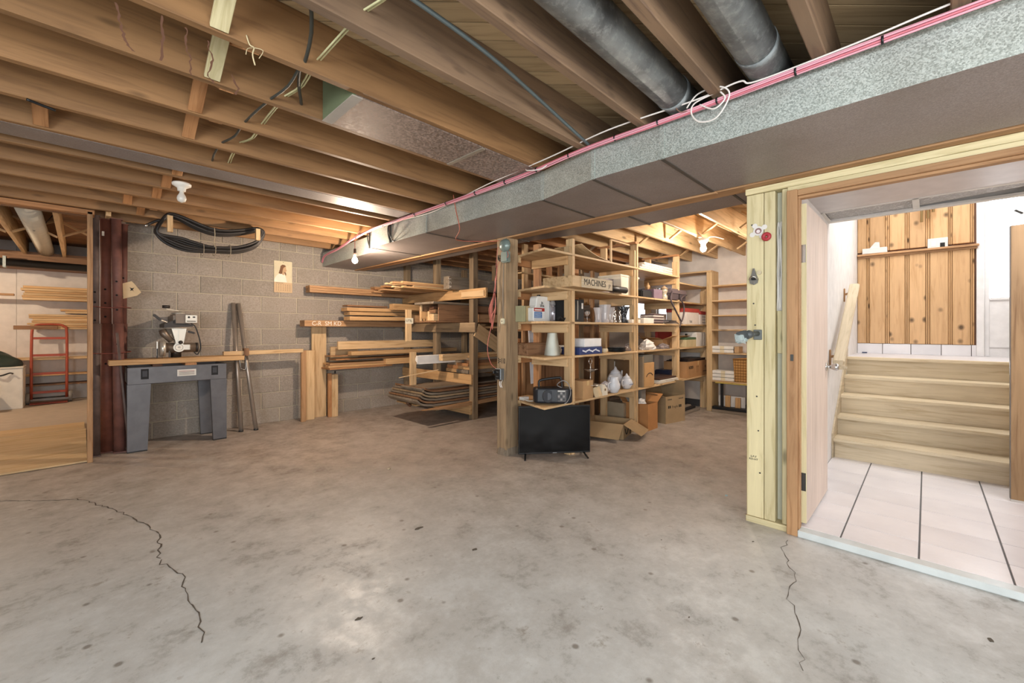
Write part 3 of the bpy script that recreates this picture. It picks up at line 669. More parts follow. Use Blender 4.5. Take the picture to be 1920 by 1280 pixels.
bx('housing', (POX-.05, bz.y-.045, bz.z-.165), (POX, bz.y+.045, bz.z-.055), plain('#7f8d86', .35, .2), be, .008)
bx('housing_cover', (POX-.056, bz.y-.04, bz.z-.158), (POX-.05, bz.y+.04, bz.z-.062), plain('#7f8d86', .35, .2), be, .003)
for q in range(4): tube('coil_wire', [(POX-.03, bz.y+.05, bz.z-.09-.01*q), (POX-.035, bz.y+.10, bz.z-.085-.01*q), (POX-.03, bz.y+.08, bz.z-.12-.008*q), (POX-.03, bz.y+.05, bz.z-.11-.01*q)], .003, BLK, be, 5, False, 5)
RW = plain('#c46f60', .5)
co = thing('hanging_cord', 'coil of thin salmon cord tied and hung on the timber post', 'cord', (2.94, 3.1, 1.8))
rnd = random.Random(8)
ztop = at(940, 500, X=POX-.02).z; zt = at(933, 548, X=POX-.02).z; zb = at(922, 615, X=POX-.02).z
for k in range(7):
    s = rnd.uniform(-.02, .035); q = rnd.uniform(.5, 1)
    tube('strand', [(POX-.02, 3.09, ztop-.02*k), (POX-.02, 3.105+s*.3, (ztop+zt)/2), (POX-.02-.003*k, 3.115, zt), (POX-.03, 3.13+.05*q+s, (zt+zb)/2+.02), (POX-.03, 3.15+s*.6, zb+.02*k), (POX-.035, 3.14+s, zb+.03+.02*k), (POX-.03, 3.115-.02*q, (zt+zb)/2+.03), (POX-.025, 3.112, zt)], .0028, RW, co, 5, False, 6)
cyl('tie', (POX-.025, 3.115, zt-.006), (POX-.025, 3.115, zt+.006), .014, plain('#5d2f2c', .7), co, 10)
tube('lead', [(POX-.03, 3.15, zb+.05), at(914, 650, X=POX-.05), at(920, 680, X=POX-.05), at(932, 692, X=POX-.03)], .0035, RW, co, 6, False, 6)
tube('lead', [(POX-.02, bz.y+.03, bz.z-.1), (POX-.03, bz.y+.10, bz.z+.0), (POX-.03, bz.y+.12, bz.z-.08), (POX-.02, 3.1, ztop)], .003, RW, co, 5, False, 6)
tube('lead', [(POX-.045, bz.y-.04, bz.z-.06), (POX-.05, bz.y-.05, bz.z-.12), (POX-.02, 3.06, ztop+.05), (POX-.02, 3.09, ztop-.06)], .003, RW, co, 5, False, 6)
pb = thing('push_button', 'small cream push button box on the post under a thin wire', 'switch', (2.95, 3.05, 1.3))
q = at(944, 602, X=POX); bx('box', (POX-.022, q.y-.026, q.z-.028), (POX, q.y+.026, q.z+.028), plain('#dad3b6', .5), pb, .006); ball('button', (POX-.023, q.y, q.z), .005, INK, pb)
tube('wire', [(POX-.004, q.y+.003, q.z+.028), (POX-.004, q.y+.004, q.z+.3), (POX-.004, q.y-.004, bz.z-.165)], .0025, plain('#8b8c88', .5), pb, 5)
ob = thing('outlet_box', 'metal outlet box with a black socket on the timber post', 'outlet', (2.93, 3.08, .8))
q = at(939, 701, X=POX-.02); bx('box', (POX-.05, q.y-.028, q.z-.055), (POX, q.y+.05, q.z+.055), plain('#8d9294', .4, .6), ob, .003)
bx('socket', (POX-.058, q.y-.022, q.z-.05), (POX-.05, q.y+.048, q.z+.05), BLK, ob, .003)
for dz in (.022, -.022):
    for dy in (-.008, .010): bx('slot', (POX-.0595, q.y+.012+dy-.0015, q.z+dz-.006), (POX-.058, q.y+.012+dy+.0015, q.z+dz+.006), plain('#8d9294', .6), ob)
bx('plug', (POX-.085, q.y+.035, q.z+.005), (POX-.055, q.y+.06, q.z+.035), BLK, ob, .004)
bx('cable_clamp', (POX-.02, q.y-.02, q.z-.075), (POX-.004, q.y+.03, q.z-.055), CHROME, ob, .002)
for dy in (-.005, .015): tube('cut_cable', [(POX-.012, q.y+dy, q.z-.06), (POX-.02, q.y+dy+.003, q.z-.10), (POX-.012, q.y+dy-.006, q.z-.135)], .005, PW, ob, 6, False, 4)
# ================================================================ things on the stud wall end
SX = 3.058
q = at(1422, 433, X=SX)
bd = thing('paper_badge', 'white paper badge with round red centre pinned to the stud', 'badge', (SX, q.y, q.z))
cyl('disc', (SX-.001, q.y, q.z), (SX-.003, q.y, q.z), .030, WHITE, bd, 24)
for a in (60, 150, 240, 330):
    c_ = (SX-.002, q.y+math.cos(math.radians(a))*.040, q.z+math.sin(math.radians(a))*.040); cyl('lobe', (SX-.001, c_[1], c_[2]), (SX-.0025, c_[1], c_[2]), .016, WHITE, bd, 14)
cyl('print', (SX-.003, q.y, q.z), (SX-.0038, q.y, q.z), .019, plain('#8d6a68', .7), bd, 20); cyl('print', (SX-.0038, q.y, q.z-.003), (SX-.0044, q.y, q.z-.003), .011, plain('#e4d8d8', .7), bd, 16)
q = at(1438, 444, X=SX)
rg = [(SX-.014, q.y+math.cos(a*math.pi/12)*.017, q.z+math.sin(a*math.pi/12)*.017) for a in range(24)]
tag(tube('rubber_ring', rg, .0115, plain('#a82f38', .5), None, 12, True), 'thick red ring hung on a nail by the paper badge', 'ring')
q = at(1414, 518, X=SX)
bo = thing('bottle_opener', 'grey cast metal bottle opener screwed to the stud', 'opener', (SX, q.y, q.z))
prism('plate', [(q.y-.004, q.z+.05), (q.y+.006, q.z+.05), (q.y+.012, q.z+.015), (q.y+.026, q.z-.018), (q.y+.022, q.z-.045), (q.y+.0, q.z-.056), (q.y-.022, q.z-.045), (q.y-.026, q.z-.018), (q.y-.012, q.z+.015)], 'X', SX-.012, SX, plain('#8b8984', .35, .8), bo)
tube('lip', [(SX-.014, q.y+.022, q.z-.022), (SX-.03, q.y+.012, q.z-.008), (SX-.034, q.y, q.z-.004), (SX-.03, q.y-.012, q.z-.008), (SX-.014, q.y-.022, q.z-.022)], .006, CHROME, bo, 8, False, 4)
bx('opening', (SX-.0135, q.y-.013, q.z-.026), (SX-.012, q.y+.013, q.z-.012), INK, bo)
cyl('screw', (SX-.016, q.y, q.z-.04), (SX-.012, q.y, q.z-.04), .006, CHROME, bo, 10); cyl('screw', (SX-.016, q.y, q.z+.04), (SX-.012, q.y, q.z+.04), .004, CHROME, bo, 10)
q = at(1424, 511, X=SX); tag(cyl('doorbell_button', (SX-.010, q.y, q.z), (SX, q.y, q.z), .013, plain('#c9bb9c', .6), None, 16), 'small round beige button beside the bottle opener', 'button')
q = at(1420, 628, X=SX)
el = thing('emergency_light', 'grey swivel lamp head with ribbed lens clamped on the stud', 'lamp', (SX, q.y, q.z))
bx('bracket', (SX-.012, q.y-.028, q.z-.03), (SX, q.y+.02, q.z+.035), plain('#6f7370', .5, .4), el, .003)
cyl('arm', (SX-.01, q.y-.005, q.z+.01), (SX-.075, q.y+.03, q.z+.005), .016, plain('#5c605e', .5, .3), el, 14)
ball('swivel', (SX-.07, q.y+.03, q.z+.005), .027, plain('#55595a', .5, .2), el)
hd = bc('head', (SX-.085, q.y+.062, q.z-.004), (.05, .070, .058), plain('#4d5254', .5), el, (math.radians(-18), 0, math.radians(-8)), .008)
bc('lens', (SX-.092, q.y+.068, q.z-.022), (.044, .068, .052), plain('#aebcbc', .15), el, (math.radians(-18), math.radians(12), math.radians(-8)), .008)
for k in range(9): bc('lens_rib', (SX-.1165, q.y+.042+.0066*k, q.z-.024+.002*(k-4)), (.005, .0026, .048), plain('#c8d2d0', .2), el, (math.radians(-18), math.radians(12), math.radians(-8)))
wr_ = thing('wall_cables', 'bundle of white cables standing in the gap between the studs', 'cable', (3.09, .665, 1.7))
rnd = random.Random(2)
for k in range(10):
    y = Yp(1453)-.006-.0027*k*1.1
    tube('cable', [(3.095+rnd.uniform(-.01, .01), y+rnd.uniform(-.004, .004), z) for z in (1.37, 1.5, 1.62, 1.75, 1.86, 1.93)], .0030, WHITE, wr_, 6, False, 4)
# ================================================================ steel jack posts in the corner
RUST = plain('#87503f', .62, 0, var=.2); RUSTD = plain('#6b5a54', .6, 0, var=.2); RUST3 = plain('#7a4f44', .62, 0, var=.2)
gp = 'steel jack posts in the corner'
for i, (x0, xt, y, r, m, lb, hs) in enumerate([
    (.112, .108, 5.86, .034, RUSTD, 'darkest steel jack post, against the opening trim', [1.62, 1.52, 1.34]),
    (.197, .185, 5.99, .050, RUST, 'thickest red-brown jack post of the corner bundle', [1.66, 1.52, 1.38, .9]),
    (.288, .262, 5.90, .046, RUST3, 'brown jack post tied in front of the block wall', [1.74, 1.6, 1.45, 1.1]),
    (.315, .335, 6.12, .034, RUST3, 'slimmest brown jack post nearest the saw bench', [1.8, 1.6, 1.3])]):
    jp = thing('jack_post', lb, 'post', (x0, y, 0)); p, q = Vector((x0, y, .012)), Vector((xt, y+.02, ZC-.005))
    cyl('outer_tube', p, q.lerp(p, .45), r, m, jp, 20); cyl('inner_tube', q.lerp(p, .45), q, r*.86, m, jp, 20)
    bc('base_plate', (x0, y, .006), (r*2.2, r*2.0, .012), m, jp)
    bc('top_plate', (xt, y+.02, ZC-.004), (r*2.1, r*2, .006), m, jp)
    for h in hs:
        c = p.lerp(q, h/ZC); cyl('pin_hole', c+Vector((-.15, -1, 0)).normalized()*(r+.0008), c+Vector((-.15, -1, 0)).normalized()*(r-.01), .009, plain('#0d0a09', .9), jp, 10)
    if i in (1, 2): c = p.lerp(q, .93)+Vector((-.1, -r-.0015, 0)); bc('paint_chip', c, (.018, .002, .045), plain('#d8cfc0', .7), jp)
for z in (1.48, 1.02):
    tag(tube('wire_tie', [(.09, 5.82, z), (.2, 5.865, z-.01), (.30, 5.84, z), (.37, 5.95, z), (.38, 6.12, z), (.32, 6.17, z), (.15, 6.05, z), (.065, 5.88, z)], .004, plain('#7d3f33', .6), None, 6, True, 4), 'rusty wire loop round the jack posts, %s one' % ('upper' if z > 1.2 else 'lower'), 'wire')
tag(cyl('iron_rod', (.355, 5.80, .01), (.265, 5.84, 1.22), .011, RUSTD, None, 10), 'thin dark iron rod leaning on the jack posts', 'rod')
TG = [at(px, py, Y=6.0) for px, py in ((230, 531), (247, 527), (254, 534), (265, 548), (257, 554), (231, 560))]
tc_ = prism('cardboard_tag', [(p.x, p.z) for p in TG], 'Y', 6.0, 6.003, KRAFT2); tag(tc_, 'torn cardboard tag hanging on the jack posts', 'tag')
mesh('ink_mark', [(-.02, -.0025, .02), (0, -.0025, .012), (.02, -.0025, .02), (.006, -.0025, .0), (.014, -.0025, -.02), (0, -.0025, -.008), (-.014, -.0025, -.018), (-.008, -.0025, .002)], [tuple(range(8))], INK, tc_, WL[tc_])
# ================================================================ saw bench and radial arm saw
YS = 5.76; sb = thing('saw_bench', 'grey steel bench with tapered legs under the radial arm saw', 'bench', (.76, YS, 0))
xl, xr = .335, 1.185; SG = plain('#68676a', .42, .3, var=.12)
ztop = .865
bx('front_apron', (xl, YS, ztop-.175), (xr, YS+.015, ztop), SG, sb, .004)
bx('side_apron', (xl, YS+.015, ztop-.16), (xl+.015, YS+.5, ztop), SG, sb, .003); bx('side_apron', (xr-.015, YS+.015, ztop-.16), (xr, YS+.5, ztop), SG, sb, .003)
bx('rear_apron', (xl, YS+.49, ztop-.16), (xr, YS+.505, ztop), SG, sb, .003)
def leg(x0, x1, y, sgn):
    a, b, c, d = (x0, x1, x1-.028*sgn if sgn > 0 else x1, x0 if sgn > 0 else x0+.028)
    prism('leg', [(a, ztop-.175), (b, ztop-.175), (c, .01), (d, .01)], 'Y', y, y+.05, SG, sb)
    if y < YS+.2: prism('leg_flange', [(y+.05, ztop-.175), (y+.17, ztop-.175), (y+.13, .01), (y+.05, .01)], 'X', (a if sgn > 0 else b-.006), (a+.006 if sgn > 0 else b), SG, sb)
    bx('foot', (min(c, d), y, 0), (max(c, d), y+.05, .012), BLK, sb)
leg(xl, xl+.185, YS, 1); leg(xr-.155, xr, YS, -1); leg(xl+.02, xl+.2, YS+.43, 1); leg(xr-.2, xr-.02, YS+.43, -1)
for x in (xl+.105, xr-.145): bx('pull_hole', (x, YS-.0015, ztop-.125), (x+.062, YS+.001, ztop-.02), plain('#1b1b1e', .8), sb); bx('hole_lip', (x+.012, YS-.003, ztop-.1), (x+.05, YS-.0015, ztop-.04), plain('#35363c', .6), sb)
lbp = bx('maker_plate', (.735, YS-.003, ztop-.115), (.90, YS, ztop-.045), plain('#d5d0c8', .5), sb)
for k in range(4): bx('print', (.75, YS-.004, ztop-.066-k*.012), (.885, YS-.003, ztop-.061-k*.012), plain('#8a3f36' if k == 0 else '#77716c', .7), lbp)
tb = thing('saw_table', 'board table top lying on the steel saw bench', 'table top', (.7, YS, .9))
bx('shim', (xl+.2, YS+.02, ztop), (xl+.28, YS+.4, .893), wood('dark', 'Y'), tb); bx('shim', (xr-.38, YS+.0, ztop), (xr-.28, YS+.4, .893), wood('fir', 'Y'), tb)
bx('front_board', (.20, YS-.02, .893), (1.36, YS+.20, .945), wood('cut', 'X'), tb, .004); bx('rear_board', (.20, YS+.205, .893), (1.36, YS+.5, .935), wood('cut', 'X'), tb, .004)
lg = tag(bar('fence_board', (1.21, YS+.30, .962), (2.12, YS+.30, .968), .06, .05, wood('pine', 'X'), None, .003), 'long pale board reaching from the saw table to the standing planks', 'board')
rs = thing('radial_arm_saw', 'old radial arm saw with crank, white motor badge and dust chute', 'saw', (.75, 5.95, .945))
MG = plain('#77695c', .4, .5); AL = plain('#cfc8bb', .35, .6); DK = plain('#39332f', .45, .3)
def Q(px, py, y=5.88): return at(px, py, Y=y)
c = Q(330, 688, 5.98); cyl('column', (c.x, 5.98, .945), (c.x, 5.98, 1.06), .048, plain('#55504c', .35, .7), rs, 20)
a = Q(311, 652); b = Q(369, 651); cyl('motor', (a.x-.02, 5.90, a.z-.0), (b.x+.0, 5.90, b.z), .052, MG, rs, 24); cyl('motor_cap', (b.x-.01, 5.90, b.z), (b.x+.012, 5.90, b.z), .054, DK, rs, 24)
c = Q(336, 651, 5.83); cyl('angle_scale', (c.x, 5.85, c.z), (c.x, 5.835, c.z), .050, AL, rs, 24); cyl('scale_ring', (c.x, 5.8348, c.z), (c.x, 5.8335, c.z), .036, plain('#8f8a82', .5), rs, 24); cyl('scale_face', (c.x, 5.8335, c.z), (c.x, 5.832, c.z), .031, plain('#eae5da', .5), rs, 24)
text('lettering', '45', .026, (c.x, 5.8315, c.z), INK, rs, RY)
bx('scale_tongue', (c.x+.03, 5.838, c.z-.03), (c.x+.095, 5.848, c.z+.03), AL, rs, .003)
for k in range(3): bx('tongue_rib', (c.x+.05, 5.834, c.z-.024+k*.02), (c.x+.098, 5.838, c.z-.014+k*.02), AL, rs)
ball('lock_knob', (c.x+.012, 5.82, c.z+.055), .020, DK, rs)
c = Q(336, 618); prism('yoke', [(c.x-.07, 1.265), (c.x+.062, 1.265), (c.x+.035, 1.10), (c.x-.03, 1.10)], 'Y', 5.85, 5.865, AL, rs)
bx('yoke_rib', (c.x-.008, 5.842, 1.105), (c.x+.003, 5.85, 1.25), AL, rs); prism('yoke', [(c.x-.07, 1.265), (c.x+.062, 1.265), (c.x+.035, 1.10), (c.x-.03, 1.10)], 'Y', 5.96, 5.975, MG, rs)
lathe('yoke_plate', [(.12, 0), (.125, .006), (.12, .012)], AL, (c.x-.01, 5.92, 1.262), rs, 24, None, 1, .8)
prism('arm', [(c.x-.13, 1.275), (c.x+.12, 1.285), (c.x+.12, 1.30), (c.x-.04, 1.36), (c.x-.13, 1.31)], 'Y', 5.86, 6.25, DK, rs)
bx('arm_housing', (c.x-.055, 5.84, 1.30), (c.x+.12, 6.28, 1.425), MG, rs, .02)
lathe('arm_cap', [(.06, 0), (.07, .008), (.045, .016), (.02, .03), (.002, .032)], AL, (c.x+.0, 5.92, 1.424), rs, 20)
bd_ = bx('motor_badge', (c.x+.045, 5.826, 1.325), (c.x+.155, 5.838, 1.415), AL, rs, .004)
cyl('badge_print', (c.x+.078, 5.826, 1.388), (c.x+.078, 5.8245, 1.388), .011, INK, bd_, 14); bx('badge_print', (c.x+.112, 5.8245, 1.383), (c.x+.135, 5.826, 1.397), INK, bd_); bx('badge_print', (c.x+.06, 5.8245, 1.338), (c.x+.14, 5.826, 1.35), plain('#6d675f', .6), bd_)
bar('crank_arm', (c.x+.0, 5.92, 1.458), (c.x-.11, 5.90, 1.475), .018, .008, AL, rs); cyl('crank_knob', (c.x-.11, 5.90, 1.485), (c.x-.11, 5.90, 1.515), .034, DK, rs, 18)
p = Q(302, 600); bar('lever', p, p+Vector((-.065, 0, .06)), .026, .026, DK, rs, .006); bar('lever_stem', p, (c.x-.1, 5.9, 1.33), .01, .01, AL, rs)
p = Q(352, 621); bar('lever', p, p+Vector((.065, 0, -.022)), .022, .022, DK, rs, .006); bar('lever_stem', p, (c.x+.03, 5.9, 1.24), .01, .01, AL, rs)
p = Q(305, 625); q = Q(322, 640); tube('dust_chute', [p+Vector((-.0, .02, .035)), p+Vector((.01, .01, .0)), q+Vector((0, 0, 0))], [.034, .036, .026], MG, rs, 14)
p = Q(299, 655); cyl('blade_guard', p+Vector((0, -.01, .01)), p+Vector((.045, -.01, .01)), .085, AL, rs, 24); cyl('saw_blade', p+Vector((.02, -.01, -.01)), p+Vector((.023, -.01, -.01)), .095, CHROME, rs, 32)
bx('guard_arm', (p.x-.03, 5.86, p.z-.07), (p.x-.012, 5.90, p.z+.09), AL, rs, .004); bx('riving_arm', (p.x+.075, 5.86, .95), (p.x+.088, 5.87, 1.07), DK, rs); bx('riving_arm', (p.x-.025, 5.86, .95), (p.x-.015, 5.87, 1.05), DK, rs)
lathe('wing_nut', [(.008, 0), (.022, .005), (.02, .012), (.004, .016)], AL, (p.x+.135, 5.87, p.z+.105), rs, 12); cyl('threaded_stem', (p.x+.135, 5.87, p.z+.0), (p.x+.135, 5.87, p.z+.105), .008, AL, rs, 8)
tube('power_cord', [Q(358, 607), Q(366, 612), Q(374, 635), Q(376, 652), Q(370, 664), Q(364, 659)], .006, BLK, rs, 8, False, 6)
bx('rear_block', (1.42, 6.0, .93), (1.47, 6.1, 1.02), wood('walnut', 'Z'), tb)
# ---- two chromed pipes
for (b, t, r, lb) in ((G(452, 809), at(437, 568, Y=6.29), .024, 'shiny steel pipe leaning on the block wall, nearer the saw'), (G(480, 806), at(447, 569, Y=6.29), .024, 'shiny steel pipe leaning on the block wall, with its foot further out')):
    pp = thing('leaning_pipe', lb, 'pipe', b); cyl('tube', b+Vector((0, 0, .004)), t, r, plain('#a89c90', .3, .55), pp, 20); cyl('end_ring', b+Vector((0, 0, .001)), b+Vector((0, 0, .02)), r+.002, DKMET, pp, 20)
hk = tube('wire_hook', [at(452, 690, Y=5.95), at(449, 672, Y=5.95), at(456, 668, Y=5.95), at(461, 674, Y=5.95), at(460, 692, Y=5.95), at(451, 690, Y=5.95)], .005, CHROME, None, 6, False, 5); tag(hk, 'bent wire hook hanging at the end of the saw table', 'hook')
# ---- calendar
q0, q1 = at(514, 487, Y=6.31), at(548, 550, Y=6.31); cx = (q0.x+q1.x)/2; cz = (q0.z+q1.z)/2; cw = abs(q1.x-q0.x); ch = abs(q0.z-q1.z)-.01
ca = thing('wall_calendar', 'yellowed wall calendar with a profile portrait on the block wall', 'calendar', (cx, 6.31, cz))
bx('sheet', (cx-cw/2, 6.316, cz-ch/2), (cx+cw/2, 6.319, cz+ch/2), plain('#ddd0ae', .8), ca)
bx('month_pad', (cx-cw/2, 6.312, cz-ch/2), (cx+cw/2, 6.316, cz-ch/2+ch*.32), plain('#cfb08a', .8), ca)
def flat(nm, pts, col, y): 
    return mesh(nm, [(cx+u*cw/2, y, cz+v*ch/2) for u, v in pts], [tuple(range(len(pts)))], plain(col, .8), ca)
flat('portrait_robe', [(-1, -.33), (-.95, -.15), (-.7, .08), (-.4, .2), (-.05, .22), (.2, .12), (.32, -.1), (.42, -.33)], '#efe7d6', 6.3155)
flat('portrait_face', [(-.2, .2), (-.15, .6), (.1, .66), (.33, .62), (.3, .52), (.40, .42), (.3, .38), (.32, .3), (.15, .28), (.05, .1)], '#c9a27c', 6.3150)
flat('portrait_hair', [(-.5, .22), (-.35, .5), (-.3, .68), (-.1, .78), (.15, .77), (.33, .68), (.05, .6), (-.05, .45), (-.12, .2), (-.3, .17)], '#7d573c', 6.3145)
flat('portrait_beard', [(.1, .3), (.26, .3), (.34, .2), (.3, .08), (.2, .16)], '#7d573c', 6.3143)
for r_ in range(5):
    for k in range(7): bx('date_mark', (cx-cw*.40+k*cw*.125, 6.311, cz-ch*.26-r_*ch*.045), (cx-cw*.36+k*cw*.125, 6.312, cz-ch*.245-r_*ch*.045), plain('#7a6552', .8), ca)
bx('month_heading', (cx-cw*.4, 6.311, cz-ch*.205), (cx+cw*.0, 6.312, cz-ch*.192), plain('#7a6552', .8), ca)
cyl('nail', (cx, 6.33, cz+ch*.46), (cx, 6.30, cz+ch*.46), .003, INK, ca, 8)
# ---- coil of black hose hung under the joists
ho = thing('hose_coil', 'bundle of black hoses hung on wooden pegs under the joists', 'hose', (1.1, 5.5, 2.25))
HB = plain('#2a2522', .5); Hh = lambda px, py, y: at(px, py, Y=y)
rnd = random.Random(6)
for k in range(6):
    o = k*1.5; yy = 5.40+.028*(k % 3)
    pts = [(298-k*.4+2*(k % 2), 421), (297-(k % 3)*2, 438), (314+(5-k)*5, 446+k*2.2), (350+(5-k)*3, 454+k*3.2), (400, 463+k*1.9), (445, 463+k*2.1), (480, 453+k*1.8), (494-(k % 2)*3, 438), (487, 429)]
    up = [(478, 428+o*.8), (452, 431+o*1.1), (420, 432+o*1.3), (392, 427+o*1.5), (362, 415+o*1.5), (335, 404+o), (315, 401+o*.8)]
    P = [Hh(x+rnd.uniform(-1, 1), y, yy) for x, y in pts]+[Hh(x, y, yy+.03) for x, y in up]
    tube('hose', P, .0135, HB, ho, 8, True, 5)
for px, py in ((402, 462), (380, 462), (430, 464)):
    c = Hh(px, py+6, 5.43); tube('twine_tie', [c+Vector((0, -.05, .05)), c+Vector((0, -.055, -.05)), c+Vector((0, .06, -.05)), c+Vector((0, .06, .05))], .003, plain('#a2937c', .9), ho, 5, True, 3)
c = Hh(402, 448, 5.38); tube('twine_tie', [c+Vector((0, 0, .12)), c+Vector((.004, 0, .04)), c, c+Vector((-.004, 0, -.04)), c+Vector((.002, 0, -.085))], .004, plain('#a2937c', .9), ho, 5, False, 3)
tube('hose_tail', [Hh(300, 412, 5.4), Hh(288, 416, 5.4), Hh(277, 421, 5.4)], .012, HB, ho, 8, False, 4); cyl('hose_fitting', Hh(277, 421, 5.4), Hh(271, 424, 5.4), .014, CHROME, ho, 10)
for px, py in ((319, 423), (484, 440)):
    c = Hh(px, py, 5.34); tag(bx('wooden_peg', (c.x-.022, 5.335, c.z-.06), (c.x+.022, 5.375, ZC-.001), wood('pine', 'Z'), None, .002), 'wooden peg under the joist at the %s of the hose coil' % ('saw side' if px < 400 else 'duct side'), 'peg')
# ================================================================ lumber rack
XR = 3.87; rk = thing('lumber_rack', 'tall wooden lumber rack with arms reaching back to the block wall', 'rack', (XR, 5.3, 0))
PO = wood('old', 'Z'); 
bx('upright', (XR-.045, 4.50, 0), (XR+.045, 4.59, ZC-.005), PO, rk, .004)
bx('upright', (XR-.045, 5.37, 0), (XR+.045, 5.46, ZC-.005), PO, rk, .004)
bx('upright', (XR-.045, 6.23, 0), (XR+.045, 6.31, ZC-.005), PO, rk, .004)
for x in (5.1, 6.3):
    for y in (4.50, 5.37, 6.22): bx('upright', (x-.045, y, 0), (x+.045, y+.08, ZC-.005), PO, rk, .004)
for x in (XR, 5.1, 6.3):
    for i, (z, y0_) in enumerate(((1.68, 4.2), (1.215, 4.42), (.49, 4.50), (.07, 4.52))):
        bx('arm', (x-.085, y0_, z), (x-.047, 6.28, z+.135), wood('cut' if i != 1 else 'old', 'Y'), rk, .004)
        if i == 0: bx('arm_cap', (x-.10, y0_+.02, z+.02), (x-.085, y0_+.5, z+.10), wood('pine', 'Y'), rk, .003)
bx('upright', (4.62, 5.42, 1.82), (4.71, 5.50, ZC-.005), wood('pine', 'Z'), rk, .003)
br = tag(bar('diagonal_plank', at(893, 618, Y=4.45), at(962, 668, Y=4.45), .02, .19, wood('pine', 'X'), None, .004, 0), 'wide pale plank slanting down behind the timber post', 'plank')
# planks standing against the wall
for (pl, pr, pt, pb_, y, m, lb) in ((585, 612, 612, 787, 6.22, 'pine', 'widest plank standing on end under the chalked board'), (565, 574, 657, 787, 6.05, 'casing', 'dark edged short post standing before the widest plank'), (574, 590, 657, 785, 6.12, 'pine', 'short pale plank standing between two others'), (616, 622, 700, 780, 6.10, 'fir', 'narrow darker upright stick under the board stack'), (623, 634, 702, 780, 6.08, 'pine', 'narrow pale upright with a square hole under the board stack')):
    a = at(pl, pt, Y=y); b = at(pr, pt, Y=y)
    o = bx('standing_plank', (a.x, y, 0), (b.x, y+.04, a.z), wood(m, 'Z'), None, .003); tag(o, lb, 'plank')
    if pl == 623: bx('mortise_hole', (a.x+.03, y-.001, .62), (a.x+.05, y+.001, .66), INK, o)
for (pl, pr, pt, pb_, y, lb) in ((770, 781, 660, 732, 5.05, 'upright stick holding back the lower boards'), (762, 772, 580, 640, 5.25, 'upright stick labelled with a paper tag before the middle boards')):
    a = at(pl, pt, Y=y); b = at(pr, pb_, Y=y); o = tag(bx('upright_stick', (a.x, y, b.z), (b.x, y+.035, a.z), wood('pine', 'Z'), None, .003), lb, 'stick')
    if pl == 762: t2 = bx('paper_tag', (a.x-.02, y-.002, a.z-.20), (b.x+.025, y, a.z-.12), plain('#e6dcc2', .8), o); text('lettering', 'UTIL', .05, ((a.x+b.x)/2, y-.003, a.z-.16), INK, o, RY)
# ---- lumber lying on the arms
rnd = random.Random(21)
WK = ['cut', 'fir', 'pine', 'casing', 'cut', 'walnut']
def board(px, py, y, x1, h, d, kind, lb, grp=None, tilt=0, x0=None):
    """a board lying along X whose near end's top is seen at px, py"""
    a = at(px, py, Y=y); xa = a.x if x0 is None else x0
    o = bar('lumber_board', (xa, y+d/2, a.z-h/2), (x1, y+d/2, a.z-h/2+tilt), d, h, wood(kind, 'X'), None, .002)
    return tag(o, lb, 'board', grp)
ORD = ['lowest', 'second', 'third', 'fourth', 'fifth', 'sixth', 'seventh']; ORD2 = ['first', 'second', 'third', 'fourth', 'fifth']
def pile(name, px, y, d, z0, n, h, x1, kinds, lb, jit=.05, nrow=1, gap=.002):
    X0 = at(px, 600, Y=y).x; z = z0
    for i in range(n):
        hh = h*rnd.uniform(.8, 1.15)
        for j in range(nrow):
            dd = d/nrow; xa = X0+rnd.uniform(-jit, jit)+j*.03; xb = x1-rnd.uniform(0, .2)
            o = bx('lumber_board', (xa, y+j*dd+rnd.uniform(0, .01), z), (xb, y+(j+1)*dd-.006, z+hh), wood(kinds[(i+j) % len(kinds)], 'X'), None, .0015)
            tag(o, (ORD[i] if i < n-1 else 'topmost')+' layer'+((', '+ORD2[j]+' from the aisle') if nrow > 1 else '')+': '+lb, 'board', name)
        z += hh+gap
    return z
# wall side, top
zt_ = at(580, 547, Y=6.08).z
pile('long brown boards jutting furthest along the block wall', 581, 6.08, .16, zt_, 3, .033, 4.6, ['casing'], 'long brown board of the top stack jutting furthest along the block wall', .002)
# chalk lettered board
a = at(571, 600, Y=6.02); o = bx('lumber_board', (a.x, 6.02, a.z-.085), (4.7, 6.2, a.z), wood('casing', 'X'), None, .004)
tag(o, 'thick board chalked C-R SM KD resting on the standing plank', 'board')
text('lettering', 'C-R  SM KD', .085, (a.x+.30, 6.0185, a.z-.045), CHALK, o, RY, sx=.95)
o2 = bx('lumber_board', (at(771, 600, Y=5.3).x, 5.3, 1.352), (4.5, 5.34, 1.46), wood('casing', 'X'), None, .003); tag(o2, 'brown board chalked TILLEUL lying below the open crate', 'board')
text('lettering', 'TILLEUL', .085, (at(771, 600, Y=5.3).x+.34, 5.2985, 1.405), CHALK, o2, RY)
bx('paint_end', (at(825, 600, Y=5.3).x, 5.297, 1.36), (at(848, 600, Y=5.3).x, 5.2995, 1.42), CHALK, o2)
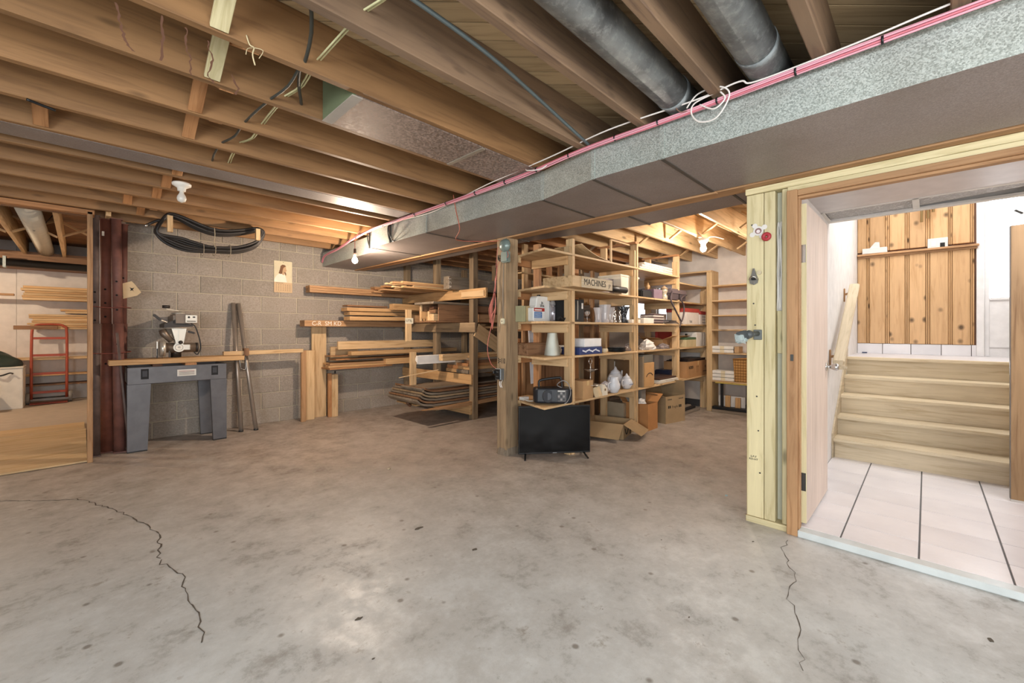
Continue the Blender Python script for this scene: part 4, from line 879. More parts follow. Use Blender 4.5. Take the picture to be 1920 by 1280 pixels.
# arm 1 stacks
z1 = 1.818
pile('thin red-brown boards bundled on the top arm', 732, 5.55, .6, z1, 4, .022, 5.6, ['casing', 'cut', 'fir'], 'thin red-brown board of the bundle on the top arm', .12, 4)
pile('splintered mouldings on the top arm', 757, 5.0, .36, z1, 4, .02, 5.6, ['cut', 'pine', 'casing'], 'narrow splintered moulding strip on the top arm', .25, 5)
a = at(740, 526, Y=5.9); tag(bx('lumber_board', (a.x, 5.9, a.z-.03), (4.4, 6.0, a.z), wood('pine', 'X'), None, .003), 'short pale batten on top of the red-brown bundle', 'board')
a = at(780, 526, Y=5.3); tag(bx('lumber_board', (a.x, 5.3, a.z-.055), (4.5, 5.4, a.z-.02), wood('pine', 'X'), None, .003), 'cream batten lying over the splintered mouldings', 'board')
a = at(842, 512, Y=4.75); b = at(842, 541, Y=4.75); tm = tag(bx('timber_beam', (a.x, 4.75, 1.818), (6.2, 4.88, 2.0), wood('grey', 'X'), None, .004), 'heavy grey timber with chalk marks on the top arm', 'timber')
for k, s in enumerate('JCR'): text('lettering', s, .06, (a.x+.015, 4.7485, 1.96-.055*k), CHALK, tm, (math.pi/2, math.pi/2, 0))
# middle stack between arms 1 and 2
zz = at(652, 600, Y=5.8).z
for i, (px, py, hh) in enumerate(((651, 576, .05), (656, 584, .048), (656, 593, .055))):
    a = at(px, py, Y=5.78); o = bar('lumber_board', (a.x, 5.88, a.z-hh/2), (5.3, 5.88, 1.56-.066*i), .2, hh, wood('cut', 'X'), None, .003); tag(o, ['upper', 'middle', 'lower'][i]+' of three fanned reddish boards above the chalked board', 'board')
board(652, 571, 5.9, 3.3, .022, .18, 'walnut', 'short dark thin board on the three fanned boards')
board(738, 569, 5.6, 4.9, .09, .12, 'cut', 'thick stack-end board ending below the red-brown bundle')
board(742, 574, 5.75, 4.9, .03, .1, 'cut', 'slim board tucked beside the thick board end')
# open crate
cr = thing('open_crate', 'open ended wooden crate holding scrap blocks on the second arm', 'crate', (3.95, 4.8, 1.36))
x0 = at(816, 600, Y=4.75).x; x1 = 5.6; zb_, zt_ = 1.352, 1.60
bx('top_board', (at(811, 560, Y=4.72).x, 4.70, zt_), (x1, 5.16, zt_+.03), wood('grey', 'X'), cr, .003); bx('bottom_board', (x0, 4.74, zb_), (x1, 5.14, zb_+.02), wood('walnut', 'X'), cr, .003)
bx('side_board', (x0+.05, 4.74, zb_+.02), (x1, 4.76, zt_), wood('walnut', 'X'), cr, .003); bx('side_board', (x0, 5.12, zb_+.02), (x1, 5.14, zt_), wood('walnut', 'X'), cr, .003)
bx('end_strip', (x0, 5.10, zb_+.02), (x0+.03, 5.12, zt_), wood('pine', 'Z'), cr, .002)
for i, (y, z, w_, h_, k) in enumerate(((4.80, 1.375, .12, .09, 'pine'), (4.93, 1.375, .03, .13, 'pine'), (4.98, 1.375, .10, .06, 'cut'), (4.80, 1.48, .16, .05, 'walnut'), (4.86, 1.54, .1, .04, 'dark'))):
    tag(bx('scrap_block', (x0+.01+.01*i, y, z), (x0+.4, y+w_, z+h_), wood(k, 'X'), None, .002), ['pale square block low in the open crate', 'thin upright block in the open crate', 'reddish block at the back of the open crate', 'brown slab high in the open crate', 'dark slab topmost in the open crate'][i], 'block')
a = at(788, 586, Y=5.0); tag(bc('scrap_offcut', (a.x+.13, 5.0, a.z-.04), (.24, .02, .10), wood('cut', 'X'), None, (0, math.radians(4), 0), .002), 'small reddish offcut leaning beside the open crate', 'offcut')
bx('x', (0, 0, -1), (.01, .01, -.99), BLK) if False else None
# long boards seen right of the rack's near upright
for i, (z, h_, k, y) in enumerate(((1.62, .12, 'grey', 4.70), (1.50, .09, 'walnut', 4.66), (1.36, .11, 'casing', 4.64), (1.27, .03, 'cut', 4.62))):
    tag(bx('lumber_board', (4.0, y-.05, z), (6.9, y-.02, z+h_), wood(k, 'X'), None, .003), ['grey board on edge right under the top arm', 'brown board on edge below the grey one behind the post', 'orange brown board on edge level with the crate', 'thin board lying on the second arm'][i], 'board')
# lower wall-side boards
board(634, 640, 5.95, 4.3, .115, .04, 'pine', 'broad pale board set on edge above the lower stack')
board(659, 659, 5.85, 4.6, .055, .12, 'cut', 'long reddish board under the broad pale one')
board(620, 650, 6.15, 2.95, .21, .03, 'pine', 'tall pale offcut standing on edge against the wall')
z_ = at(617, 686, Y=5.95).z
pile('flat boards of the low wall stack', 618, 5.95, .3, z_-.03, 2, .03, 4.3, ['cut', 'casing'], 'flat board at the bottom of the low wall stack', .03, 2)
board(630, 673, 5.96, 3.9, .02, .25, 'fir', 'flat board with a darker broken end in the low stack')
board(724, 672, 5.9, 4.2, .09, .1, 'cut', 'thick reddish board end in the low stack')
board(620, 667, 6.0, 3.8, .02, .2, 'casing', 'thin strip on top of the low wall stack')
tag(bx('stack_bearer', (at(617, 700, Y=5.95).x, 5.93, z_-.055), (3.4, 6.25, z_-.032), wood('fir', 'X'), None, .002), 'thin bearer board under the low wall stack', 'board')
# lower arm 3 stack, in front
z3 = .628
zz = pile('weathered boards on the third arm', 880, 4.62, .55, z3, 3, .045, 6.6, ['grey', 'cut', 'fir'], 'weathered board in the stack on the third arm', .03, 2)
pile('thin boards above the weathered ones', 882, 4.62, .4, zz, 3, .035, 6.6, ['walnut', 'grey', 'cut'], 'thin board above the weathered ones on the third arm', .08, 2)
a = at(826, 666, Y=4.8); tag(bx('lumber_board', (a.x, 4.75, .82), (6.5, 4.84, .91), wood('pine', 'X'), None, .003), 'pale square timber topmost on the third arm', 'board')
vt = thing('vinyl_trim', 'white hollow vinyl trim with a folded end among the boards', 'trim', (3.4, 5.0, .8))
a = at(784, 668, Y=5.0); prism('channel', [(5.0, a.z-.10), (5.0, a.z), (5.012, a.z+.008), (5.10, a.z+.008), (5.10, a.z), (5.014, a.z-.004), (5.010, a.z-.10)], 'X', a.x, 5.0, WHITE, vt); bx('channel_lip', (a.x+.01, 4.99, a.z-.11), (5.0, 5.09, a.z-.10), WHITE, vt)
prism('folded_end', [(5.0, a.z-.10), (5.0, a.z), (5.03, a.z+.005), (5.06, a.z-.05)], 'X', a.x-.012, a.x, WHITE, vt)
tag(bar('thin_strip', at(748, 708, Y=4.9), at(822, 693, Y=4.7), .02, .01, wood('pine', 'X'), None, .001), 'thin pale strip slanting out of the third arm stack', 'strip')
# bottom stack on arm 4: curved laminated boards
z4 = .207
g5 = 'bowed boards of the bottom stack'
for i in range(6):
    X0 = at(772+3*i, 720, Y=4.75).x; z = z4+.037+.036*i; y = 4.62; d = .75
    up = .09-.008*i
    pts = [Vector((X0, y, z+up)), Vector((X0+.06, y, z+up*.45)), Vector((X0+.2, y, z+up*.1)), Vector((X0+.6, y, z)), Vector((6.6, y, z))]
    pts = smooth_path(pts, 4); h_ = .026; vs = []; fs = []
    for p in pts: vs += [(p.x, y, p.z), (p.x, y+d, p.z), (p.x, y+d, p.z+h_), (p.x, y, p.z+h_)]
    n = len(pts)
    for k in range(n-1):
        for q in range(4): fs.append((4*k+q, 4*k+(q+1) % 4, 4*k+4+(q+1) % 4, 4*k+4+q))
    fs += [(3, 2, 1, 0), (4*n-4, 4*n-3, 4*n-2, 4*n-1)]
    c = Vector((4.9, y+d/2, z)); o = mesh('bowed_board', [Vector(v)-c for v in vs], fs, wood(['grey', 'walnut', 'grey', 'old'][i % 4], 'X'), None, c)
    tag(o, (ORD[i] if i < 5 else 'topmost')+' of the six bowed boards curling up in the bottom stack', 'board', g5)
for i, (px, z, h_, k, y, lb) in enumerate(((842, .20, .022, 'casing', 4.62, 'reddish tapered plank lowest in the bottom stack'), (780, .223, .018, 'cut', 4.9, 'second reddish plank low in the bottom stack'), (790, .472, .017, 'grey', 4.65, 'grey plank lying across the top of the bowed boards'), (800, .452, .018, 'walnut', 4.70, 'brown plank just under the grey top plank'))):
    X0 = at(px, 760, Y=y).x; tag(bx('lumber_board', (X0, y-.06 if i < 1 else y, z), (6.6, y+.5, z+h_), wood(k, 'X'), None, .002), lb, 'board')
tag(prism('wedge_offcut', [(at(785, 770, Y=4.6).x, .232), (at(842, 770, Y=4.6).x, .195), (4.6, .215), (4.6, .27)], 'Y', 4.52, 4.58, wood('casing', 'X')), 'pointed reddish offcut at the front of the bottom stack', 'offcut')
tag(tube('moulding_coil', [(at(768, 735, Y=5.0).x, 5.0, .28), (at(764, 745, Y=5.0).x, 5.0, .26), (at(770, 752, Y=5.0).x, 5.0, .22)], .02, wood('dark', 'X'), None, 10, False, 4), 'dark rolled strip at the corner of the bottom stack', 'strip')
# ================================================================ the pale room beyond the opening
ht = thing('hand_truck', 'red steel hand truck standing against the pale wall', 'hand truck', (-.35, 9.7, .13))
RH = plain('#a5482f', .5, .1); a = at(58, 748, Y=9.55); b = at(125, 748, Y=9.55); X0, X1 = a.x, b.x; zt2 = 1.30
tube('frame', [(X0, 9.6, .20), (X0, 9.7, 1.18), (X0+.03, 9.715, zt2), (X0+.09, 9.72, zt2+.03), (X1-.09, 9.72, zt2+.03), (X1-.03, 9.715, zt2), (X1, 9.7, 1.18), (X1, 9.6, .20)], .017, RH, ht, 10, False, 3)
for z in (.30, .58, .86, 1.12): bar('cross_bar', (X0, 9.6+.1*(z-.2), z), (X1, 9.6+.1*(z-.2), z), .012, .035, RH, ht)
bx('toe_plate', (X0-.01, 9.42, .14), (X1+.01, 9.62, .15), RH, ht, .002); cyl('axle', (X0-.03, 9.62, .215), (X1+.03, 9.62, .215), .010, DKMET, ht, 8)
for x in (X0-.055, X1+.02): cyl('wheel', (x, 9.62, .215), (x+.04, 9.62, .215), .083, plain('#8a857d', .6), ht, 22); cyl('wheel_hub', (x-.002, 9.62, .215), (x+.042, 9.62, .215), .03, DKMET, ht, 14)
def stack2(px0, py0, py1, n, lb, grp, xr=.2, kinds=('pine', 'cut')):
    y = 9.72; a = at(px0, py0, Y=y); b = at(px0, py1, Y=y); h_ = (a.z-b.z)/n
    for i in range(n):
        X0 = a.x+rnd.uniform(0, .06); o = bx('lumber_board', (X0, y, b.z+h_*i), (xr, y+.22, b.z+h_*(i+1)-.003), wood(kinds[i % 2], 'X'), None, .002); tag(o, (ORD[i] if i < n-1 else 'topmost')+': '+lb, 'board', grp)
    return a, b
stack2(35, 534, 561, 6, 'long pale board on the upper wall bracket of the pale room', 'boards on the upper wall bracket')
stack2(50, 588, 617, 7, 'pale board on the second wall bracket of the pale room', 'boards on the second wall bracket'); stack2(112, 579, 587, 2, 'short pale board topmost on the second wall bracket', 'short boards on the second wall bracket')
a = at(25, 610, Y=9.70); tag(bx('lumber_board', (a.x, 9.69, a.z-.06), (a.x+.45, 9.715, a.z), wood('walnut', 'X'), None, .003), 'darker board end below the second bracket stack', 'board')
for (py, h_, d, m, lb) in ((672, .035, .25, 'pine', 'pale shelf board behind the hand truck'), (705, .02, .22, 'cut', 'brown wide board behind the hand truck wheels'), (724, .02, .3, 'walnut', 'dark board lowest on the pale room wall')):
    a = at(30, py, Y=9.68); z = a.z; tag(bx('wall_shelf', (-2.6, 9.70, z-h_), (.2, 9.98, z), wood(m, 'X'), None, .002), lb, 'shelf')
a = at(0, 549, Y=9.68); tag(bx('lumber_board', (-2.8, 9.70, a.z-.03), (at(30, 549, Y=9.7).x-.02, 9.8, a.z), wood('casing', 'X'), None, .002), 'thin board continuing left of the upper bracket stack', 'board')
for x in (-2.4, -1.2, .12):
    for z in (at(100, 563, Y=9.7).z-.04, at(100, 620, Y=9.7).z-.04): tag(bx('wall_bracket', (x-.012, 9.68, z), (x+.012, 9.99, z+.03), DKMET), 'dark steel bracket bearing the %s boards, %s' % ('upper' if z > 1.5 else 'second row of', 'furthest from the jack posts' if x < -2 else 'midway' if x < 0 else 'closest to the jack posts'), 'bracket', 'brackets of the pale room')
wbx = thing('white_chest', 'white chest with a rope handle under a folded tarpaulin', 'chest', (-.9, 9.3, .13))
a = at(43, 757, Y=9.2); zc = at(43, 690, Y=9.2).z
bx('body', (a.x-.8, 9.2, .13), (a.x, 9.66, zc), plain('#e4ddd0', .5), wbx, .006); bx('lid', (a.x-.8, 9.19, zc+.002), (a.x+.005, 9.67, zc+.02), plain('#dcd5c8', .5), wbx, .004)
tube('rope_handle', [(a.x-.28, 9.18, zc-.08), (a.x-.2, 9.16, zc-.09), (a.x-.12, 9.18, zc-.06), (a.x-.09, 9.16, zc-.07)], .010, BLK, wbx, 8, False, 4)
tb_ = thing('cardboard_box', 'small cardboard box in front of the white chest', 'box', (-1, 9.0, .13)); bx('body', (a.x-.8, 8.9, .13), (a.x-.26, 9.15, .42), KRAFT2, tb_, .003); bc('flap', (a.x-.5, 8.86, .46), (.5, .01, .10), KRAFT2, tb_, (.5, 0, 0))
rnd = random.Random(9); vs = []; fs = []; nu, nv = 20, 10
for i in range(nv):
    for k in range(nu):
        aa = 2*math.pi*k/nu; t = i/(nv-1); R_ = math.cos(t*math.pi/2)**.6; wv = 1+.07*math.sin(aa*5+t*6)+rnd.uniform(-.02, .02)
        vs.append((math.cos(aa)*.33*max(R_, .02)*wv, math.sin(aa)*.19*max(R_, .02)*wv, .24*t*(1+.08*math.sin(aa*3))))
for i in range(nv-1):
    for k in range(nu): fs.append((i*nu+k, i*nu+(k+1) % nu, (i+1)*nu+(k+1) % nu, (i+1)*nu+k))
fs += [tuple(range(nu))[::-1], tuple(range((nv-1)*nu, nv*nu))]
o = mesh('folded_tarpaulin', vs, fs, plain('#2c3a33', .4), None, (a.x-.35, 9.43, zc+.022), True); tag(o, 'dark green crumpled tarpaulin lying on the white chest', 'tarpaulin')
# ================================================================ shelving along the aisle
YSF, YSB = 2.53, 3.03
su = thing('shelving_unit', 'long home-built wooden shelving unit with five levels behind the timber post', 'shelving', (4.7, 2.75, 0))
LEV = [.53, .99, 1.33, 1.66, 2.01]     # tops of the shelves
PN = lambda a: wood('pine', a)
for x, zt in ((3.47, 2.165), (4.78, 2.30), (6.00, 2.30), (7.06, 1.95)):
    bx('post', (x-.019, YSF, 0), (x+.019, YSF+.085, zt), PN('Z'), su, .003)
    bx('post', (x-.05, YSF+.012, 0), (x-.021, YSF+.085, zt-.08), wood('pine', 'Z'), su, .002)
    bx('post', (x-.05, YSB-.085, 0), (x-.010, YSB, zt+.0), wood('fir' if x < 4 else 'pine', 'Z'), su, .003)
    for z in LEV:
        if z > zt: continue
        bx('bracket', (x-.075, YSF+.03, z-.11), (x-.052, YSB, z-.022), wood('pine' if z < 1.9 else 'cut', 'Y'), su, .002)
        bx('cleat', (x+.021, YSF+.02, z-.075), (x+.037, YSF+.10, z-.022), PN('Z'), su, .002)
bx('post', (4.50, YSB-.04, 0), (4.54, YSB, 2.1), wood('casing', 'Z'), su, .002)
for x in (6.0, 4.78):
    bx('cross_tie', (x-.05, YSF, 2.30), (x+.02, YSB+.05, 2.325), wood('fir', 'Y'), su, .002)
spans = [(3.47, 4.78), (4.78, 6.0), (6.0, 7.08)]
for k, z in enumerate(LEV):
    for i, (a, b) in enumerate(spans):
        if i == 2 and z > 1.95: z_ = 1.93
        else: z_ = z
        bx('shelf', (a+.002, YSF-.012, z_-.02), (b-.002, YSB+.02, z_), wood('pine', 'X'), su, .002)
    # first bay: board cut back round the timber post
    P = [(3.468, YSF-.010), (3.0, YSF-.010), (3.132, 2.96), (3.132, YSB+.12), (3.468, YSB+.12)]
    c = (3.2, 2.8, z-.02); prism('shelf', [(x-c[0], y-c[1]) for x, y in P], 'Z', 0, .02, wood('pine', 'X'), su, c)
    bx('cleat', (3.14, YSB+.03, z-.09), (3.45, YSB+.06, z-.021), wood('fir', 'X'), su, .002)
    bx('side_cleat', (3.135, 2.97, z-.075), (3.165, 3.06, z-.021), PN('Y'), su)
bx('post', (3.14, 3.06, 0), (3.19, 3.12, 2.1), wood('fir', 'Z'), su, .002)
# a second row of rough framing further back
rs2 = thing('rear_shelving', 'rough stud and shelf framing standing behind the main shelving', 'shelving', (4.3, 3.9, 0))
for x in (4.05, 4.55, 5.3): bx('post', (x, 3.75, 0), (x+.085, 3.79, ZC-.01), wood('fir' if x > 4.2 else 'pine', 'Z'), rs2, .002)
for x in (4.05, 4.55, 5.3): bx('post', (x+.01, 4.15, 0), (x+.095, 4.19, ZC-.01), wood('casing', 'Z'), rs2, .002)
for z in (1.72, 1.98): bx('shelf', (4.0, 3.74, z), (5.4, 4.2, z+.02), wood('ply', 'X'), rs2, .002)
for (x0, x1, y, z1, m, lb) in ((3.86, 4.43, 3.30, 1.62, 'walnut', 'brown hardboard sheet leaning behind the middle shelves'), (4.62, 5.15, 3.32, 1.30, 'walnut', 'brown hardboard sheet behind the teapots'), (3.50, 3.84, 3.34, 1.05, 'casing', 'orange-brown panel behind the cake stand'), (5.42, 5.72, 3.5, 1.35, 'casing', 'tall reddish board standing before the white wall')):
    tag(bx('hardboard_sheet', (x0, y, 0), (x1, y+.012, z1), wood(m, 'Z'), None, .002), lb, 'panel')
for x, lb in ((4.44, 'left of two tall studs seen between the shelves'), (4.56, 'right of two tall studs seen between the shelves')):
    tag(bx('tall_stud', (x, 3.22, 0), (x+.085, 3.26, 2.3), wood('fir' if x < 4.5 else 'old', 'Z'), None, .003), lb, 'stud')
# leaning trims behind the first bay
rnd = random.Random(31)
for i in range(9):
    x = 3.20+i*.03; tag(bar('leaning_trim', (x, 3.34, .01), (x+.22, 3.50, 1.55+rnd.uniform(-.2, .15)), .035, .012, wood(['dark', 'walnut', 'casing'][i % 3], 'X'), None, .001), 'dark brown trim length leaning behind the portable radio', 'trim', 'trim lengths leaning behind the radio')
wp = tag(bc('white_sheet', at(1001, 667, Y=3.2), (.14, .012, .62), plain('#e2e2e6', .7), None, (0, 0, 0)), 'narrow white sheet hanging behind the wooden box', 'sheet')
wp.rotation_euler = (0, math.radians(-4), 0)
for i, (px, k) in enumerate(((984, 'casing'), (981, 'fir'))):
    a = at(px, 700, Y=3.25); tag(bx('leaning_board', (a.x-.03, 3.25+.05*i, 0), (a.x+.01, 3.28+.05*i, 1.25-.1*i), wood(k, 'Z'), None, .002), ['reddish board standing beside the white panel', 'fir stick standing beside the white panel'][i], 'board')
# ================================================================ things on the shelves
def on(px, y, z): return at(px, 600, Y=y).x, y, z
L1, L2, L3, L4, L5 = [z+.001 for z in LEV]
def pxw(px0, px1, y): a = at(px0, 600, Y=y).x; b = at(px1, 600, Y=y).x; return (a+b)/2, b-a
# detergent jug
x, wd = pxw(993, 1028, 2.86); jh = .262
jg = thing('detergent_jug', 'white plastic jug with red and blue label and black marker writing', 'jug', (x, 2.86, L3)); h = wd/2
prof = [(-h, .01), (-h+.015, 0), (h-.012, 0), (h, .012), (h, .16), (h-.012, .19), (h-.06, jh-.012), (h-.075, jh), (-h+.075, jh), (-h+.055, jh-.02), (-h+.045, .17), (-h+.03, .145), (-h, .14)]
bm2 = bmesh.new()
vs = [(u, -.05, v) for u, v in prof]; n = len(prof); vs2 = vs+[(u*1.0, .05, v) for u, v in prof]
o = mesh('body', vs2, [tuple(range(n))[::-1], tuple(range(n, 2*n))]+[(i, (i+1) % n, n+(i+1) % n, n+i) for i in range(n)], plain('#e9e8e2', .35), jg, (x, 2.86, L3)); md = o.modifiers.new('b', 'BEVEL'); md.width = .010; md.segments = 3
cyl('cap', (x-.008, 2.86, L3+jh), (x-.008, 2.86, L3+jh+.016), .019, BLK, jg, 16)
bx('label_red', (x-h+.006, 2.806, L3+.105), (x+.022, 2.8075, L3+.14), plain('#b2392f', .5), jg); bx('label_blue', (x-h+.01, 2.806, L3+.038), (x-.018, 2.8075, L3+.10), plain('#3f76b4', .5), jg); bx('label_white', (x-h+.004, 2.8072, L3+.03), (x+.024, 2.8078, L3+.142), plain('#f3f3f0', .5), jg)
bx('label_text', (x-h+.018, 2.8052, L3+.112), (x-.022, 2.806, L3+.128), plain('#f3e3df', .5), jg)
for k in range(4): bx('label_text', (x-h+.016, 2.8052, L3+.046+.013*k), (x-.028-.006*(k % 2), 2.806, L3+.050+.013*k), plain('#e9eef4', .5), jg)
text('lettering', 'Ja.', .034, (x-.012, 2.806, L3+.195), INK, jg, RY); text('lettering', '2026', .034, (x-.016, 2.806, L3+.162), INK, jg, RY)
# spray can
x, wd = pxw(1028, 1044, 2.78); sc_ = thing('spray_can', 'silver and lilac aerosol can beside the jug', 'can', (x, 2.78, L3))
cyl('body', (x, 2.78, L3), (x, 2.78, L3+.178), .030, plain('#b9b6bd', .25, .6), sc_, 22); lathe('clear_cap', [(.031, 0), (.031, .012), (.026, .03), (.020, .045), (.003, .047)], plain('#8e8986', .3), (x, 2.78, L3+.178), sc_, 20); cyl('rim', (x, 2.78, L3+.16), (x, 2.78, L3+.167), .032, CHROME, sc_, 22)
bx('label_print', (x-.018, 2.748, L3+.02), (x-.002, 2.752, L3+.09), plain('#d9d3da', .5), sc_)
tag(tube('bungee_strap', [on(1046, 2.62, L3+.02), on(1049, 2.6, L3+.045), on(1053, 2.6, L3+.03), on(1057, 2.62, L3+.015), on(1061, 2.6, L3+.04), on(1063, 2.62, L3+.06)], .012, BLKR, None, 8, False, 5), 'black striped strap bunched beside the aerosol can', 'strap')
x, wd = pxw(1063, 1092, 2.62); sp = thing('black_speaker', 'tall black box standing behind the first shelf post', 'box', (x, 2.7, L3)); bx('body', (x-wd/2, 2.60, L3), (x+wd/2, 2.78, L3+.235), BLKR, sp, .004); bx('white_sticker', (x+wd/2-.045, 2.598, L3+.14), (x+wd/2-.018, 2.60, L3+.20), WHITE, sp)
tag(tube('bead_chain', [(3.486, 2.494, L3+.21), (3.488, 2.494, L3+.12), (3.484, 2.494, L3+.02)], .006, plain('#9a9286', .5, .3), None, 6, False, 4), 'short chain hanging on the first shelf post', 'chain')
for px, c in ((980, '#a7a37f'), (988, '#b59c70')): tag(bx('upright_block', (on(px, 2.9, 0)[0]-.028, 2.88, L3), (on(px, 2.9, 0)[0]+.024, 2.98, L3+.16), plain(c, .8), None, .002), 'greenish block by the timber post' if px == 980 else 'tan block between the jug and the greenish block', 'block')
# level 2: wooden box, vase
x, wd = pxw(985, 1027, 2.86); wbk = thing('wooden_box', 'small brown wooden box with a flat lid beside the vase', 'box', (x, 2.7, L2))
bx('body', (x-wd*.42, 2.86, L2), (x+wd*.5, 3.04, L2+.11), wood('walnut', 'X'), wbk, .002); bx('lid', (x-wd*.5, 2.85, L2+.111), (x+wd*.52, 3.05, L2+.123), wood('walnut', 'X'), wbk, .002)
x, wd = pxw(1026, 1056, 2.66); tag(lathe('tapered_vase', [(.082, 0), (.080, .012), (.048, .222), (.047, .227), (.040, .227), (.03, .20)], plain('#d9dccf', .45), (x, 2.70, L2), None, 4, (0, 0, math.pi/4)), 'pale tapered square vase beside the wooden box', 'vase')
tag(bx('white_block', (x-.04, 3.3, L2), (x+.03, 3.36, L2+.29), WHITE), 'white block behind the tapered vase', 'block')
tag(bc('fabric_bag', (x+.085, 2.72, L2+.045), (.06, .12, .085), plain('#8b7a66', .9), None, (0, .4, .2), .02), 'crumpled brown cloth bag beside the vase', 'bag')
bkx = on(1063, 2.8, L2)[0]
for k, cc in enumerate(('#2c3c66', '#3b4a74', '#d7d3cb')): tag(bx('flat_book', (bkx-.02, 2.75, L2+.03*k), (bkx+.12, 2.92, L2+.03*k+.028), plain(cc, .6), None, .002), ['lowest blue book half hidden by the first post', 'middle blue book half hidden by the first post', 'pale book on top of the blue ones'][k], 'book')
# level 1: radio
x, wd = pxw(1004, 1073, 2.70); q = at(1038, 755, Y=2.55)
br_ = thing('portable_radio', 'black portable cassette radio with rounded ends and a folding handle', 'radio', (3.245, 2.625, L1), None, math.radians(-44)); br_.scale = (1, 1, 1.15)
D = BLK; W2 = .185
P = [(-W2, -.03), (-W2+.03, -.075), (W2-.05, -.105), (W2, -.08), (W2+.005, .02), (W2-.03, .09), (-W2+.02, .09), (-W2, .05)]
o = prism('body', P, 'Z', .008, .135, plain('#22252b', .4), br_, (0, 0, .0001)); md = o.modifiers.new('b', 'BEVEL'); md.width = .018; md.segments = 3
cyl('speaker', (-.055, -.076, .07), (-.05, -.098, .07), .052, plain('#303238', .6), br_, 24); cyl('speaker_cone', (-.05, -.098, .07), (-.05, -.0995, .07), .030, plain('#4a4c52', .5), br_, 20)
bc('control_panel', (.080, -.100, .075), (.085, .012, .10), plain('#55504e', .4), br_, (0, 0, math.radians(-8)), .003)
for r_ in range(3):
    for k in range(3): bc('button', (.05+.024*k, -.108, .045+.026*r_), (.018, .006, .016), plain('#8f8986' if (r_+k) % 2 else '#2a2a2c', .5), br_, (0, 0, math.radians(-8)))
bc('tuning_strip', (.075, -.109, .115), (.07, .004, .010), plain('#c6c2ba', .4), br_, (0, 0, math.radians(-8)))
tube('handle', [(-W2+.06, .02, .12), (-W2+.055, .02, .165), (-W2+.08, .02, .195), (.06, .02, .215), (.09, .02, .20), (.10, .02, .12)], .011, BLK, br_, 8, False, 4)
tube('antenna_cord', [(.10, -.02, .13), (.04, -.05, .16), (.09, -.09, .20), (.145, -.09, .17), (.165, -.09, .09), (.13, -.12, .03), (.10, -.12, .012)], .004, plain('#8e8a88', .4), br_, 6, False, 5)
tag(tube('loose_cord', [on(974, 2.95, L1+.01), on(982, 2.9, L1+.02), on(990, 2.85, L1+.008), on(1000, 2.8, L1+.01)], .006, plain('#c8c3b5', .6), None, 6, False, 4), 'pale loose cord lying beside the radio', 'cord')
tag(bx('paper_scrap', (on(975, 2.98, 0)[0], 2.93, L1), (on(975, 2.98, 0)[0]+.08, 2.99, L1+.03), WHITE), 'small white packet beside the timber post', 'packet')
# television
ts_ = NT('screen_black'); SCR = ts_.out('#040405', .12, 0, .25)
tv = thing('television', 'flat black television standing on the floor against the shelving', 'television', (0, 0, 0), None, math.radians(1), True)
a = Vector((2.985, 2.835, 0)); b = Vector((3.545, 2.385, 0)); ang = math.atan2(b.y-a.y, b.x-a.x); tv.location = ((a.x+b.x)/2, (a.y+b.y)/2, 0); tv.rotation_euler = (0, 0, ang); Wt = (b-a).length; Ht = .475
bx('housing', (-Wt/2, 0, .035), (Wt/2, .035, Ht+.03), BLK, tv, .004); bx('screen', (-Wt/2+.008, -.002, .052), (Wt/2-.008, 0, Ht+.02), SCR, tv); bx('rear_bulge', (-Wt*.3, .035, .10), (Wt*.3, .06, Ht*.7), BLKR, tv, .01)
bx('badge', (-.02, -.003, .041), (.02, -.001, .046), plain('#9a9a9a', .4), tv)
for s in (-1, 1):
    x = s*(Wt/2-.07); bar('stand_foot', (x, .015, .045), (x+.02*s, -.095, .006), .018, .010, BLK, tv, .002); bar('stand_foot', (x, .015, .045), (x+.02*s, .12, .006), .018, .010, BLK, tv, .002)
# bay 1 upper: sign board box, tube, bin
a = at(1086, 520, Y=2.38); b = at(1147, 530, Y=2.38); mb = thing('sign_board', 'pale wooden box end lettered MACHINES in pencil capitals', 'box', (a.x, 2.5, L4))
bx('box', (a.x-.10, 2.38, L4), (b.x, 2.75, L4+.105), wood('pine', 'X'), mb, .002); bx('front_face', (a.x+.035, 2.372, L4), (b.x, 2.38, L4+.106), wood('maple', 'X'), mb)
text('lettering', 'MACHINES', .088, ((a.x+b.x)/2-.03, 2.371, L4+.053), INK, mb, RY, sx=.92); text('lettering', 'JP', .055, (b.x-.055, 2.371, L4+.04), plain('#77706a', .8), mb, RY)
x0, y, z = on(1148, 2.42, L4); tag(cyl('black_tube', (x0-.10, 2.46, L4+.038), (x0+.35, 2.46, L4+.038), .036, BLK, None, 18), 'black cylinder lying before the cream bin', 'tube')
x, wd = pxw(1154, 1190, 2.66); bn = thing('cream_bin', 'cream plastic storage bin with a rim on the fourth shelf', 'bin', (x, 2.66, L4))
prism('body', [(-wd*.42, 0), (wd*.42, 0), (wd*.46, .235), (-wd*.46, .235)], 'Y', -.06, .24, CREAM, bn, (x, 2.66, L4)); bx('rim', (x-wd*.5, 2.59, L4+.225), (x+wd*.5, 2.91, L4+.25), CREAM, bn, .006)
tag(bx('foil_packet', (x-wd*.7, 2.7, L4), (x-wd*.44, 2.9, L4+.2), plain('#a9a0a0', .4, .2)), 'greyish wrapped packet behind the cream bin', 'packet')
